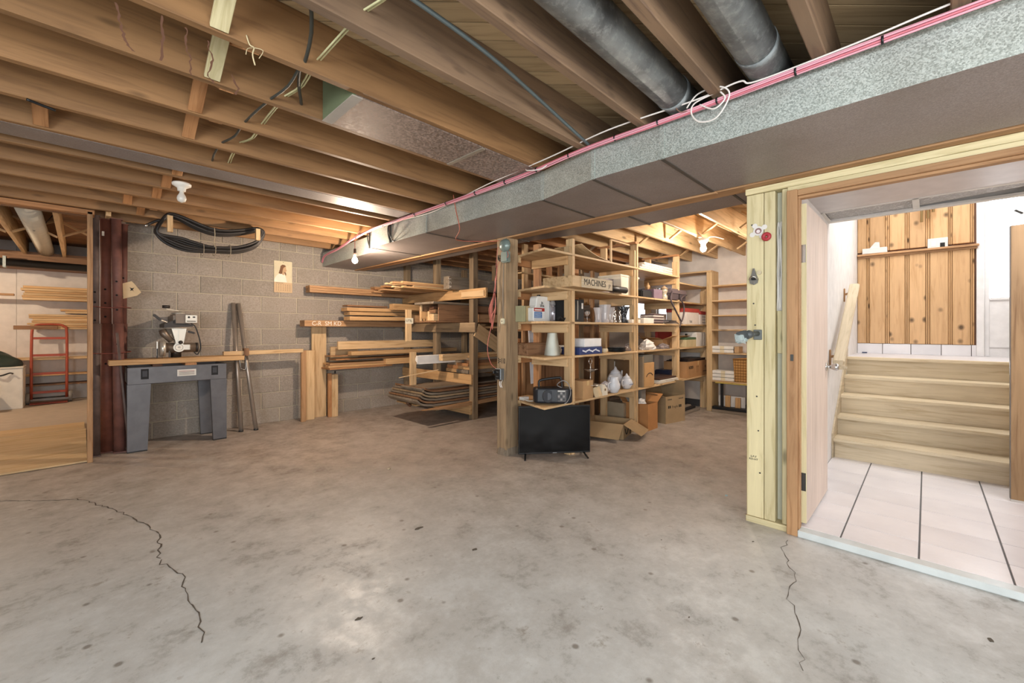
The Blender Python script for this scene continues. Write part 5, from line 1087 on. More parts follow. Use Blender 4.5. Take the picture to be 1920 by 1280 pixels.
# bay 1, third level: glassware
GL = m_glass()
def vase(nm, lb, px, y, z, prof, mat, seg=18):
    x = on(px, y, z)[0]; o = lathe(nm, prof, mat, (x, y, z), None, seg); tag(o, lb, 'vase' if 'vase' in nm else 'glass'); return o
vase('wine_glass', 'small stemmed glass beside the black box', 1101, 2.62, L3, [(.03, 0), (.028, .004), (.005, .008), (.005, .06), (.02, .075), (.03, .10), (.026, .125), (.024, .125), (.028, .10), (.004, .07)], GL)
for i, (px, y, s, lb) in enumerate(((1122, 2.62, 1.0, 'cut glass tumbler vase standing nearest the stud'), (1134, 2.58, 1.2, 'tallest cut glass vase in the glass row'), (1143, 2.66, 1.1, 'cut glass vase behind the silver figurines'))):
    pr = [(.034, 0), (.036, .01), (.030, .03), (.034, .09), (.046, .15), (.050, .165), (.045, .165), (.030, .09), (.026, .03), (.002, .012)]
    o = vase('cut_glass_vase', lb, px, y, L3, [(r*s*1.15, zz*s) for r, zz in pr], plain('#cfcaca', .12, .25), 14)
    for f in o.data.polygons: f.use_smooth = False
for i, (px, lb) in enumerate(((1150, 'silver figurine nearer the cut glass vases'), (1159, 'silver figurine nearer the black glittering vase'))):
    x = on(px, 2.6, L3)[0]; fg = lathe('silver_figurine', [(.022, 0), (.020, .015), (.010, .03), (.018, .06), (.020, .085), (.010, .105), (.008, .112), (.013, .125), (.012, .14), (.002, .15)], CHROME, (x, 2.58, L3), None, 14); tag(fg, lb, 'figurine')
tn = NT('glitter_black'); v = tn.coords((1, 1, 1)); vo = tn.add('ShaderNodeTexVoronoi'); vo.inputs['Scale'].default_value = 90; tn.lk(v, vo.inputs['Vector'])
GLT = tn.out(tn.ramp(vo.outputs['Color'], [(.72, '#2b2f35'), (.8, '#aab3bd')]), .3, .3)
vase('glitter_vase', 'waisted black vase with silver glitter on the glass shelf', 1169, 2.66, L3, [(.05, 0), (.062, .01), (.040, .05), (.036, .09), (.052, .15), (.074, .195), (.070, .20), (.045, .15), (.03, .09), (.002, .02)], GLT, 20)
x, wd = pxw(1178, 1194, 2.6); tag(bx('cream_packet', (x-wd/2, 2.55, L3), (x+wd/2, 2.7, L3+.045), plain('#e8dccb', .7), None, .003), 'small cream box beside the glittering vase', 'box')
# bay 1, second level
x, wd = pxw(1084, 1126, 2.56); tb2 = thing('blue_carton', 'flat blue and white patterned carton on the second shelf', 'carton', (x, 2.6, L2)); bx('body', (x-wd/2, 2.54, L2), (x+wd/2, 2.78, L2+.075), plain('#2f3f72', .45), tb2, .002)
for k in range(5): bc('print_wave', (x-wd*.3+k*wd*.15, 2.539, L2+.035+.008*(k % 2)), (wd*.17, .002, .014), plain('#dfe3ec', .5), tb2, (0, .25*(-1)**k, 0))
x, wd = pxw(1084, 1116, 2.66); tag(bx('paper_ream', (x-wd/2, 2.58, L2+.077), (x+wd/2, 2.82, L2+.165), plain('#f0eeec', .7), None, .003), 'white wrapped ream lying on the blue carton', 'ream')
x, y, z = on(1133, 2.58, L2); mg = thing('beige_mug', 'small beige mug with a handle beside the blue carton', 'mug', (x, y, z)); lathe('cup', [(.024, 0), (.036, .02), (.038, .05), (.034, .05), (.03, .02), (.002, .006)], plain('#d7c4a3', .5), (x, y, z), mg, 18); tube('handle', [(x+.034, y, z+.042), (x+.055, y-.01, z+.035), (x+.052, y-.01, z+.015), (x+.034, y, z+.012)], .005, plain('#d7c4a3', .5), mg, 6, False, 4)
x, y, z = on(1156, 2.62, L2)
for k in range(3): tag(lathe('black_dish', [(.07, 0), (.10, .006), (.115-.004*k, .018), (.108-.004*k, .018), (.002, .010)], BLK, (x, y, z+.017*k), None, 24), ['lowest black dish of the stack of three', 'middle black dish of the stack of three', 'top black dish of the stack of three'][k], 'dish')
x, y, z = on(1182, 2.62, L2)
def crumple(nm, c, r, mat, lb, cat, sx=1, sy=1, sz=1, seed=0, nu=14, nv=8):
    rnd = random.Random(seed); vs = []; fs = []
    for i in range(nv):
        t = i/(nv-1)
        for k in range(nu):
            a = 2*math.pi*k/nu; R_ = r*max(.03, math.cos((t)*math.pi/2)**.5)*(1+rnd.uniform(-.16, .16)+.1*math.sin(3*a+t*5))
            vs.append((math.cos(a)*R_*sx, math.sin(a)*R_*sy, 0 if i == 0 else r*sz*t*(1+rnd.uniform(-.08, .08))))
    for i in range(nv-1):
        for k in range(nu): fs.append((i*nu+k, i*nu+(k+1) % nu, (i+1)*nu+(k+1) % nu, (i+1)*nu+k))
    fs += [tuple(range(nu))[::-1], tuple(range((nv-1)*nu, nv*nu))]
    return tag(mesh(nm, vs, fs, mat, None, c), lb, cat)
crumple('plastic_bag', (x, y+.03, z), .085, plain('#b5a7a0', .2, .1), 'clear crumpled plastic bag at the end of the second shelf', 'bag', 1.1, .8, 1.0, 3)
# bay 1, first level
def carton(nm, lb, x0, x1, y0, y1, z0, z1, mat=None, flaps=(), cat='box', tape=True, rz=0, group=None):
    mat = mat or KRAFT; cx, cy = (x0+x1)/2, (y0+y1)/2; w_, d_, h_ = x1-x0, y1-y0, z1-z0; t = .004
    b_ = thing(nm, lb, cat, (cx, cy, z0), group, rz, True)
    bx('side_panel', (-w_/2, -d_/2, 0), (w_/2, -d_/2+t, h_), mat, b_); bx('side_panel', (-w_/2, d_/2-t, 0), (w_/2, d_/2, h_), mat, b_)
    bx('side_panel', (-w_/2, -d_/2+t, 0), (-w_/2+t, d_/2-t, h_), mat, b_); bx('side_panel', (w_/2-t, -d_/2+t, 0), (w_/2, d_/2-t, h_), mat, b_); bx('bottom_panel', (-w_/2+t, -d_/2+t, 0), (w_/2-t, d_/2-t, t), mat, b_)
    if not flaps: bx('top_panel', (-w_/2, -d_/2, h_), (w_/2, d_/2, h_+t), mat, b_); 
    if tape and not flaps: bx('tape', (-.02, -d_/2-.0008, h_*.75), (.02, -d_/2, h_+t), plain('#c9a978', .4), b_)
    for side, ang in flaps:   # ang measured outward from vertical
        a = math.radians(ang)
        if side in 'fb':
            L = d_/2; s = -1 if side == 'f' else 1; c = (0, s*(d_/2+math.sin(a)*L/2), h_+math.cos(a)*L/2); bc('flap', c, (w_, t, L), mat, b_, (-s*a, 0, 0))
        else:
            L = d_/2; s = -1 if side == 'l' else 1; c = (s*(w_/2+math.sin(a)*L/2), 0, h_+math.cos(a)*L/2); bc('flap', c, (t, d_, L), mat, b_, (0, s*a, 0))
    return b_
x, wd = pxw(1084, 1103, 2.6); carton('kraft_carton', 'small plain kraft carton by the first shelf post', x-wd/2, x+wd/2, 2.54, 2.74, L1, L1+.18)
x, y, z = on(1107, 2.60, L1); cs = thing('cake_stand', 'two tier silver cake stand with a ring handle', 'stand', (x, y, z)); SV = plain('#d8d2cc', .22, .8)
lathe('lower_plate', [(.02, 0), (.03, .004), (.08, .115), (.115, .125), (.115, .13), (.08, .122), (.002, .118)], SV, (x, y, z), cs, 28) if False else lathe('lower_plate', [(.003, .118), (.08, .118), (.105, .128), (.105, .131), (.003, .122)], SV, (x, y, z), cs, 28)
cyl('foot_stem', (x, y, z+.01), (x, y, z+.12), .005, SV, cs, 10); lathe('foot', [(.045, 0), (.040, .006), (.004, .012)], SV, (x, y, z), cs, 20); cyl('stem', (x, y, z+.12), (x, y, z+.27), .004, SV, cs, 10)
lathe('upper_bowl', [(.003, .262), (.03, .264), (.065, .288), (.078, .292), (.078, .295), (.03, .270), (.003, .268)], SV, (x, y, z), cs, 26); cyl('upper_stem', (x, y, z+.265), (x, y, z+.35), .006, SV, cs, 10)
tube('ring_handle', [(x+math.cos(t*math.pi/8)*.03, y, z+.38+math.sin(t*math.pi/8)*.03) for t in range(16)], .004, SV, cs, 6, True)
x, y, z = on(1117, 2.55, L1); tag(bc('kraft_wedge', (x, 2.53, z+.05), (.09, .05, .11), KRAFT2, None, (math.radians(-20), 0, .15), .002), 'leaning kraft card box before the cake stand', 'box')
x, y, z = on(1130, 2.55, L1); hb = thing('biscuit_box', 'cream card box with a round die-cut top beside the kraft wedge', 'box', (x, y, z)); prism('body', [(-.055, 0), (.055, 0), (.05, .07), (-.01, .12), (-.045, .12)], 'Y', -.03, .06, CREAM, hb, (x, y, z)); bx('window_hole', (x-.01, y-.031, z+.05), (x+.02, y-.03, z+.075), plain('#8c6f4e', .8), hb)
CH = plain('#d9dade', .25)
def pot(nm, lb, px, y, z, s, kind):
    x = on(px, y, z)[0]; t = thing(nm, lb, 'teapot' if kind else 'pitcher', (x, y, z))
    lathe('body', [(.03*s, 0), (.036*s, .006), (.06*s, .04*s), (.065*s, .065*s), (.05*s, .10*s), (.035*s, .115*s), (.030*s, .12*s), (.002, .12*s)] if kind else [(.032*s, 0), (.036*s, .005), (.058*s, .045*s), (.056*s, .08*s), (.036*s, .125*s), (.04*s, .145*s), (.034*s, .145*s), (.002, .12*s)], CH, (x, y, z), t, 20)
    if kind:
        lathe('lid', [(.040*s, .0), (.036*s, .012*s), (.014*s, .028*s), (.010*s, .04*s), (.002, .052*s)], CH, (x, y, z+.112*s), t, 18)
        tube('spout', [(x+.05*s, y, z+.05*s), (x+.085*s, y, z+.075*s), (x+.098*s, y, z+.125*s)], [.016*s, .011*s, .008*s], CH, t, 8)
        for k in range(5): bc('blue_flower', (x-.03*s+.014*s*k, y-.062*s+abs(k-2)*.003, z+.05*s+.006*s*(k % 2)), (.012*s, .006, .006), plain('#48639b', .4), t, (0, .3*(-1)**k, 0))
    tube('handle', [(x-.05*s, y, z+.095*s), (x-.09*s, y, z+.09*s), (x-.09*s, y, z+.045*s), (x-.055*s, y, z+.03*s)], .006*s, CH, t, 8, False, 4)
pot('china_teapot', 'white china teapot with blue flowers nearest the second post', 1175, 2.62, L1, 1.15, 1)
pot('china_pitcher', 'plain white china pitcher before the taller teapot', 1151, 2.56, L1, 1.25, 0)
pot('china_teapot', 'tall white china teapot behind the plain pitcher', 1154, 2.78, L1, 1.6, 1)
crumple('wrapped_china', (on(1138, 2.70, 0)[0], 2.72, L1), .085, plain('#c9c6cb', .3), 'silver wrapped bundle beside the white pitcher', 'bundle', 1, .8, 1.3, 5)
x, y, z = on(1150, 2.56, L1); tag(lathe('glass_plate', [(.09, 0), (.11, .008), (.112, .012), (.105, .010), (.002, .003)], plain('#cfc9c6', .2, .3), (on(1141, 2.53, 0)[0], 2.60, L1), None, 24), 'patterned glass plate under the edge of the china', 'plate') if False else None
x, wd = pxw(1152, 1190, 2.95); bb = carton('tall_carton', 'tall brown carton behind the china teapots', x-wd/2, x+wd/2, 2.96, 3.12, L1, L1+.40, plain('#8f7558', .85)); cyl('printed_seal', (-.03, -.081, .36), (-.03, -.0825, .36), .022, INK, bb, 18); bx('white_label', (-wd/2+.01, -.082, .22), (-wd/2+.03, -.08, .30), WHITE, bb)
# floor of bay 1: open box
a = G(1160, 822); ob_ = carton('open_carton', 'wide open shipping carton with spread flaps on the floor', -.01, .0, 0, .01, 0, .01, KRAFT, ()) if False else None
A_ = G(1168, 823); B_ = G(1112, 805); C_ = G(1205, 800)
ax = (C_-A_); bx_ = (B_-A_)
rz = math.atan2(-.18, .98)
o = carton('open_carton', 'wide open shipping carton with spread flaps on the floor', A_.x-.0, A_.x+.36, A_.y, A_.y+.46, 0, .17, plain('#a78b66', .85), (('f', 118), ('b', 60), ('l', 125), ('r', 112)), rz=math.radians(14))
o.location = (A_.x+.10, A_.y+.25, 0)
tube('printed_arrow', [(-.12, -.2315, .11), (-.08, -.2315, .05), (-.03, -.2315, .045), (.03, -.2315, .10)], .006, INK, o, 6, False, 4); bx('barcode_label', (.09, -.2315, .01), (.13, -.230, .12), INK, o)
x, wd = pxw(1150, 1192, 2.9); carton('taped_carton', 'greyish carton with printed bands behind the open carton', x-wd/2, x+wd/2, 2.75, 3.0, 0, .31, plain('#a08f76', .85))
# bay 2
Y2 = 2.58
for k in range(3):
    x0, x1 = at(1206, 500, Y=2.53).x, at(1262, 500, Y=2.53).x; o = bx('folded_panel', (x0-.08+.06*k, 2.53, L5+.033*k), (x1+.0+.0*k, 2.95, L5+.033*k+.027), plain('#dcd2c2', .6), None, .01); tag(o, ['lowest folded white panel on the top shelf', 'middle folded white panel on the top shelf', 'topmost folded white panel on the top shelf'][k], 'panel')  # folded white panels stacked flat, no table
x, wd = pxw(1202, 1224, Y2); bk = thing('black_pouch', 'black fabric pouch with a dangling thread', 'bag', (x, Y2, L4)); bx('body', (x-wd/2, 2.56, L4), (x+wd/2, 2.72, L4+.095), BLKR, bk, .012); tube('thread', [(x, 2.56, L4+.01), (x, 2.484, L4+.004), (x, 2.482, L4-.05)], .0015, INK, bk, 5)
x, wd = pxw(1222, 1238, Y2-.02); tag(bx('purple_box', (x-wd/2, 2.53, L4), (x+wd/2, 2.72, L4+.12), plain('#7c6672', .7), None, .003), 'mauve grey box between the black pouch and the jar', 'box')
x, y, z = on(1215, 2.78, L4); tag(lathe('wooden_figure', [(.03, 0), (.03, .11), (.018, .12), (.014, .16), (.026, .175), (.028, .20), (.015, .215), (.014, .24), (.002, .25)], wood('cut', 'Z'), (x, y, z), None, 16), 'turned wooden figure behind the black pouch', 'figure')
x, y, z = on(1245, 2.56, L4); gj = thing('glass_jar', 'squat glass jar with a brown lid next to the camera bag', 'jar', (x, y, z)); lathe('body', [(.045, 0), (.048, .008), (.046, .05), (.03, .075), (.046, .10), (.048, .13), (.04, .14), (.002, .14)], plain('#b7aa93', .15, .15), (x, y, z), gj, 20); lathe('lid', [(.047, 0), (.047, .018), (.02, .03), (.018, .045), (.002, .05)], plain('#a08468', .4), (x, y, z+.14), gj, 18)
x, wd = pxw(1252, 1280, Y2); cbg = thing('camera_bag', 'brown grey camera bag with its strap hanging over the shelf edge', 'bag', (x, Y2, L4)); BG = plain('#56494b', .85)
bx('body', (x-wd/2, 2.53, L4), (x+wd/2, 2.74, L4+.15), BG, cbg, .015); bx('flap', (x-wd/2-.004, 2.522, L4+.085), (x+wd/2+.004, 2.75, L4+.165), plain('#6a5b5c', .85), cbg, .015); bx('buckle', (x-.01, 2.516, L4+.10), (x+.02, 2.522, L4+.115), CHROME, cbg, .002)
S_ = lambda px, py: at(px, py, Y=2.475)
tube('strap', [(x-wd*.48, 2.52, L4+.12), S_(1258, 562), S_(1266, 580), S_(1273, 594), S_(1278, 602), S_(1282, 588), S_(1282, 572), S_(1277, 560), (x+wd*.5, 2.52, L4+.10)], .011, BG, cbg, 6, False, 5)
tube('strap_end', [S_(1276, 598), S_(1277, 606), S_(1274, 613)], .007, BG, cbg, 6, False, 4)
# level 3 of bay 2: boxes, books and papers
x, wd = pxw(1203, 1222, 2.55); tag(bx('white_box', (x-wd/2, 2.52, L3), (x+wd/2, 2.7, L3+.07), plain('#eae3d6', .6), None, .003), 'small white box lying before the bright window', 'box')
x0, wd = pxw(1222, 1238, 2.56)
for k, cc in enumerate(('#3d3234', '#8d7a76', '#4a3c3f', '#c9bdb4', '#6a5551', '#d8d0c8', '#5a474a')):
    tag(bx('stacked_book', (x0-wd/2-.01*(k % 3), 2.53, L3+.018*k), (x0+wd/2+.012*(k % 2)+.03, 2.72, L3+.018*k+.0165), plain(cc, .6), None, .001), ['lowest', 'second', 'third', 'fourth', 'fifth', 'sixth', 'topmost'][k]+' of the seven stacked books by the white box', 'book')
x0, wd = pxw(1240, 1274, 2.56)
for k, cc in enumerate(('#b9a795', '#5b5150', '#8c8078', '#3f3a3b')):
    tag(bc('flat_folder', (x0+.01*k, 2.62, L3+.006+.012*k), (wd*1.05, .2, .010), plain(cc, .5), None, (0, math.radians(1.5*(-1)**k)*0, .08*k)), ['lowest', 'second', 'third', 'topmost'][k]+' folder in the loose pile under the camera bag', 'folder')
tag(bx('grey_case', (x0-wd*.4, 2.74, L3), (x0+wd*.45, 2.78, L3+.15), plain('#a89a92', .6), None, .003), 'grey flat case standing behind the loose folders', 'case')
# level 2 of bay 2
crumple('white_bag', (on(1216, 2.6, 0)[0], 2.62, L2), .14, plain('#ebe4dc', .5), 'crumpled white plastic bag spilling over the second shelf', 'bag', 1.0, .75, .95, 7)
crumple('clear_bag', (on(1248, 2.56, 0)[0], 2.60, L2), .13, plain('#8f8484', .15, .1), 'clear plastic bag of grey parts before the open carton', 'bag', 1.2, .6, .55, 9)
x, wd = pxw(1240, 1275, 2.7); carton('flapped_carton', 'open kraft carton with raised flaps on the second shelf', x-wd/2, x+wd/2, 2.68, 2.98, L2, L2+.12, KRAFT, (('f', 70), ('r', 75), ('l', 80), ('b', 50)))
# level 1 of bay 2
x, wd = pxw(1206, 1224, 2.54); gb = thing('paper_mailer', 'tall narrow kraft mailer printed with a dark curved line', 'box', (x, 2.56, L1)); bx('body', (x-wd/2, 2.52, L1), (x+wd/2, 2.72, L1+.30), plain('#c79a66', .75), gb, .003); bx('grey_top', (x-wd/2-.004, 2.54, L1+.30), (x+wd/2+.008, 2.72, L1+.40), plain('#6f6a60', .8), gb, .004); bx('dark_edge', (x-wd/2-.035, 2.53, L1), (x-wd/2-.001, 2.70, L1+.38), plain('#8f7b62', .8), gb, .002)
tube('printed_curve', [(x-wd*.33, 2.5195, L1+.125), (x-wd*.2, 2.5195, L1+.155), (x, 2.5195, L1+.168), (x+wd*.2, 2.5195, L1+.160), (x+wd*.33, 2.5195, L1+.135)], .005, INK, gb, 6, False, 4)
text('lettering', 'paper', .05, (x-wd/2-.0352, 2.60, L1+.26), INK, gb, (math.pi/2, math.pi/2, -math.pi/2))
x, wd = pxw(1226, 1264, 2.60)
for k in range(3): tag(bx('picture_frame', (x-wd/2+.03*k, 2.53+.01*k, L1+.022*k), (x+wd/2+.01*k, 2.86, L1+.022*k+.02), plain(['#d9d2c6', '#e6e1d8', '#51382f'][k], .4), None, .004), ['lowest cream folder under the brown frame', 'upper cream folder under the brown frame', 'glossy dark brown frame lying on the cream folders'][k], 'frame')
x, wd = pxw(1246, 1290, 2.80); tag(bx('navy_case', (x-wd/2, 2.72, L1), (x+wd/2, 2.96, L1+.115), plain('#242a45', .6), None, .012), 'long navy blue case lying across the post bay', 'case')
x, wd = pxw(1247, 1274, 3.3); tag(bx('white_board', (x-wd/2, 3.30, .45), (x+wd/2, 3.32, 1.02), plain('#e8e6ea', .7), None, .002), 'bright white board standing behind the navy case', 'board') if False else None
# floor of bay 2
a = G(1240, 792); x, wd = pxw(1224, 1256, 2.45)
o = carton('moving_carton', 'square carton printed with cups standing on the floor', a.x-.02, a.x+.40, 2.42, 2.80, 0, .36, plain('#a98f6b', .85), (('r', -5), ('b', 15), ('l', 75)), rz=math.radians(-12))
for dx in (-.13, .10): 
    for q in (-.016, .016): bx('cup_print', (dx+q-.012, -.1915, .20), (dx+q+.010, -.19, .235), INK, o)
text('lettering', 'Fragile', .05, (-.01, -.191, .215), plain('#6c5b45', .8), o, RY); bx('print_line', (-.17, -.1912, .31), (-.08, -.19, .325), plain('#6c5b45', .8), o); bx('print_line', (.07, -.1912, .31), (.17, -.19, .325), plain('#6c5b45', .8), o)
x, wd = pxw(1208, 1226, 2.50); o = carton('kraft_carton', 'narrow orange-brown carton beside the printed moving carton', x-wd/2, x+wd/2, 2.45, 2.80, 0, .33, plain('#b9824e', .8), (('b', 40), ('r', 60)))
crumple('wire_tangle', (on(1209, 2.5, 0)[0], 2.55, .335), .06, plain('#d8d2cc', .4), 'white tangled cable heap on the narrow carton', 'cable', 1, 1, 1, 12)
tag(bx('grey_board', (on(1202, 2.62, 0)[0]-.03, 2.60, 0), (on(1206, 2.62, 0)[0]+.03, 2.9, .48), plain('#8e8880', .7), None, .002), 'grey board standing on the floor beside the second post', 'board')
# bay 3
for i, (px0, px1, h_, lb) in enumerate(((1284, 1308, .24, 'white archive box with red lid nearer the aisle post'), (1310, 1330, .21, 'white archive box with red lid nearest the far bookcase'))):
    x, wd = pxw(px0, px1, 2.56); t = thing('archive_box', lb, 'box', (x, 2.56, L3)); bx('body', (x-wd/2, 2.54, L3), (x+wd/2, 2.84, L3+h_*.76), plain('#e7ddd4', .6), t, .003); bx('lid', (x-wd/2-.005, 2.535, L3+h_*.76), (x+wd/2+.005, 2.845, L3+h_), plain('#b5443c', .6), t, .003)
    if i == 0: text('lettering', 'TAX', .05, (x-wd*.15, 2.539, L3+.04), INK, t, RY)
    else:
        for r_ in range(3): bx('drawer_line', (x-wd*.3, 2.539, L3+.03+.045*r_), (x+wd*.4, 2.54, L3+.035+.045*r_), INK, t)
x, wd = pxw(1284, 1303, 2.56); t = thing('green_pack', 'small pack with green top and cream sides', 'pack', (x, 2.56, L2)); bx('body', (x-wd/2, 2.54, L2), (x+wd/2, 2.7, L2+.11), plain('#cdbb92', .7), t, .003); bx('top', (x-wd/2, 2.54, L2+.11), (x+wd/2, 2.7, L2+.145), plain('#4f6b4a', .6), t, .003); bx('bottle_neck', (x-.02, 2.60, L2+.145), (x+.01, 2.63, L2+.20), BLK, t, .004)
x, wd = pxw(1304, 1331, 2.56); t = thing('drawer_box', 'white card drawer box with three dark pulls', 'box', (x, 2.56, L2)); bx('body', (x-wd/2, 2.54, L2), (x+wd/2, 2.8, L2+.22), plain('#e6dfd6', .6), t, .003)
for r_ in range(3): d_ = bx('drawer', (x-.02, 2.536, L2+.012+.068*r_), (x+wd/2-.01, 2.54, L2+.07+.068*r_), plain('#d8cfc4', .6), t); bx('pull', (x+wd*.18, 2.533, L2+.04+.068*r_), (x+wd*.3, 2.536, L2+.052+.068*r_), INK, d_)
x, wd = pxw(1284, 1331, 2.80); tag(bx('red_folder', (6.1, 2.9, L2), (6.95, 2.94, L2+.28), plain('#b23a35', .6), None, .002), 'red sheet standing behind the drawer box', 'folder')
x, wd = pxw(1289, 1330, 2.52); t = carton('arrow_carton', 'brown carton printed NORMA with two upright arrows', x-wd/2, x+wd/2, 2.53, 2.88, L1, L1+.235, plain('#b5885a', .8)); 
for dx in (-.06, -.01): bx('arrow_shaft', (dx-.004, -.1765, .06), (dx+.004, -.175, .15), plain('#6e4f33', .8), t); prism('arrow_head', [(dx-.016, .145), (dx+.016, .145), (dx, .175)], 'Y', -.1765, -.175, plain('#6e4f33', .8), t)
text('lettering', 'NORMA', .07, (-wd*.32, -.1765, .15), INK, t, RY, sx=.7); cyl('glass_mark', (wd*.33, -.1765, .14), (wd*.33, -.175, .14), .022, plain('#6e4f33', .8), t, 14); bx('print_line', (wd*.22, -.1765, .06), (wd*.46, -.175, .075), plain('#6e4f33', .8), t)
for k in range(3): tag(bx('picture_frame', (x-wd*.45+.02*k, 2.54, L1+.241+.012*k), (x+wd*.42, 2.86-.03*k, L1+.252+.012*k), plain('#2b2120', .4), None, .002), ['lowest', 'middle', 'topmost'][k]+' thin dark frame lying on the arrow carton', 'frame')
for k in range(3): tag(bx('floor_plank', (6.1, 2.52+.07*k, .02*k*0), (6.76, 2.58+.07*k, .035+.02*k), plain(['#8f8377', '#2f2a2a', '#a89a8a'][k], .7), None, .003), ['grey plank', 'black strip', 'pale plank'][k]+' lying on the floor under the last shelf bay', 'plank')
# ================================================================ bookcase on the far wall
XB = 6.80; bc_ = thing('bookcase', 'pale wooden bookcase with six shelves against the white wall', 'bookcase', (XB+.15, 1.7, 0))
bx('side', (XB, 2.36, 0), (WX-.012, 2.44, 2.14), wood('ply', 'Z'), bc_, .003); bx('side', (XB, .87, 0), (WX-.012, .90, 1.94), wood('ply', 'Z'), bc_, .003)
BZ = [.475, .90, 1.255, 1.475, 1.70, 1.93]
for z in BZ: bx('shelf', (XB, .902, z-.02), (WX-.014, 2.358, z), PN('Y'), bc_, .002)
bx('top_rail', (XB-.02, 2.36, 2.14), (WX-.014, 3.0, 2.165), PN('Y'), bc_, .002)
bx('pine_post', (XB-.018, 2.94, 1.955), (XB+.02, 2.98, 2.14), wood('pine', 'Z'), bc_, .002)
def onb(px, py): return at(px, py, X=XB+.03)
def shoe(nm, lb, px0, px1, z, n, grp):
    y0_, y1_ = at(px1, 650, X=XB+.02).y, at(px0, 650, X=XB+.02).y
    for k in range(n): o = bx(nm, (XB+.02, y0_, z+.052*k), (XB+.24, y1_, z+.052*k+.047), plain('#e9e5dd', .6), None, .006); tag(o, ['lowest', 'middle', 'topmost'][k if n > 2 else k*2]+' '+lb, 'box'); bx('paper_band', (XB+.018, (y0_+y1_)/2-.03, z+.052*k), (XB+.02, (y0_+y1_)/2+.03, z+.052*k+.047), plain('#ded0b0', .6), o)
shoe('banded_box', 'white banded box in the upper stack of the bookcase', 1333, 1375, .902, 2, None)
shoe('banded_box', 'white banded box in the lower stack beside the wicker basket', 1335, 1377, .477, 3, None)
y0_, y1_ = at(1396, 650, X=XB).y, at(1376, 650, X=XB).y
tag(bx('tan_box', (XB+.02, y0_+.08, .902), (XB+.2, y1_+.0, 1.00), plain('#b99770', .8), None, .004), 'small tan box beside the upper white boxes', 'box')
bk = thing('wicker_basket', 'tall tan wicker basket on the bookcase beside white boxes', 'basket', (XB+.1, y0_, .477)); WKR = plain('#a9793f', .8)
yb0, yb1 = y0_-.12, y1_; 
prism('body', [(yb0, .477), (yb1-.01, .477), (yb1+.015, .80), (yb0, .83)], 'X', XB+.01, XB+.24, WKR, bk)
for r_ in range(8): bx('weave_row', (XB+.004, yb0, .49+.04*r_), (XB+.01, yb1, .512+.04*r_), plain('#bd8d52', .8), bk, .002)
for k in range(7): bx('stake', (XB+.002, yb0+.03+.035*k, .48), (XB+.006, yb0+.036+.035*k, .81), plain('#7f5829', .8), bk)
tube('rim', [(XB+.01, yb0, .835), (XB+.005, (yb0+yb1)/2, .825), (XB+.01, yb1+.015, .81)], .012, WKR, bk, 8)
# black stand below
bs = thing('black_stand', 'black metal stand under the lowest bookcase shelf', 'stand', (XB, 1.9, 0))
ya, yb_ = at(1353, 700, X=XB-.03).y, at(1397, 700, X=XB-.03).y
for y in (ya, yb_-.03): bx('leg', (XB-.03, y-.018, .09), (XB, y+.018, .45), BLK, bs, .003)
bx('base_rail', (XB-.05, yb_-.2, .05), (XB+.05, 2.34, .09), BLK, bs, .004); bx('top_rail', (XB-.04, yb_-.2, .44), (XB+.0, 2.3, .455), plain('#b9a24c', .6), bs, .002)
tag(bx('base_board', (XB-.06, .95, 0), (XB+.1, 2.34, .045), wood('grey', 'Y'), None, .003), 'grey board on the floor under the black stand', 'board')
for i, (px, h_) in enumerate(((1364, .17), (1383, .15))):
    y = at(px, 760, X=XB).y; tag(bx('wood_block', (XB+.0, y-.035, .091), (XB+.04, y+.035, .091+h_), wood('cut', 'Z'), None, .004), ['taller wooden block on the black stand rail', 'shorter wider wooden block on the black stand rail'][i], 'block')
tag(bx('white_card', (XB+.06, at(1395, 760, X=XB).y, .091), (XB+.075, at(1345, 760, X=XB).y, .25), WHITE), 'white card panel propped behind the wooden blocks', 'panel')
# curved ply offcuts on the top shelf
for i, (px0, px1, up, lb) in enumerate(((1088, 1140, .10, 'thin bent plywood offcut rising from the top shelf'),)):
    a = at(1088, 470, Y=2.56).x; b = at(1140, 470, Y=2.56).x; pts = smooth_path([(a, 0, L5+.12), (a+.12, 0, L5+.075), (a+.3, 0, L5+.03), (b, 0, L5+.004)], 4); vs = []; fs = []
    for p in pts: vs += [(p.x, 2.54, p.z), (p.x, 2.9, p.z), (p.x, 2.9, p.z+.006), (p.x, 2.54, p.z+.006)]
    for k in range(len(pts)-1):
        for q in range(4): fs.append((4*k+q, 4*k+(q+1) % 4, 4*k+4+(q+1) % 4, 4*k+4+q))
    n = len(pts); fs += [(3, 2, 1, 0), (4*n-4, 4*n-3, 4*n-2, 4*n-1)]; tag(mesh('bent_plywood', vs, fs, wood('ply', 'X'), None, (0, 0, .001)), lb, 'plywood')
for i in range(4):
    a = at(1052, 460, Y=2.8).x; tag(bar('splayed_stick', (a+.02*i, 2.75, L5+.006), (a+.12+.05*i, 2.8, 2.16), .03, .008, wood(['pine', 'cut', 'casing', 'pine'][i], 'X'), None, .001), ['palest', 'reddest', 'brownest', 'widest set'][i]+' stick of the fan leaning on the top shelf post', 'stick')
fr = thing('strip_rack', 'open rectangular strip frame standing on the top shelf by the second post', 'rack', (4.5, 2.7, L5))
a = at(1146, 480, Y=2.6).x; bx('upright', (a, 2.60, L5), (a+.02, 2.62, 2.28), PN('Z'), fr); bx('top_strip', (a, 2.60, 2.28), (4.76, 2.62, 2.295), PN('X'), fr); bx('bottom_strip', (a+.02, 2.60, L5), (4.76, 2.62, L5+.012), PN('X'), fr)
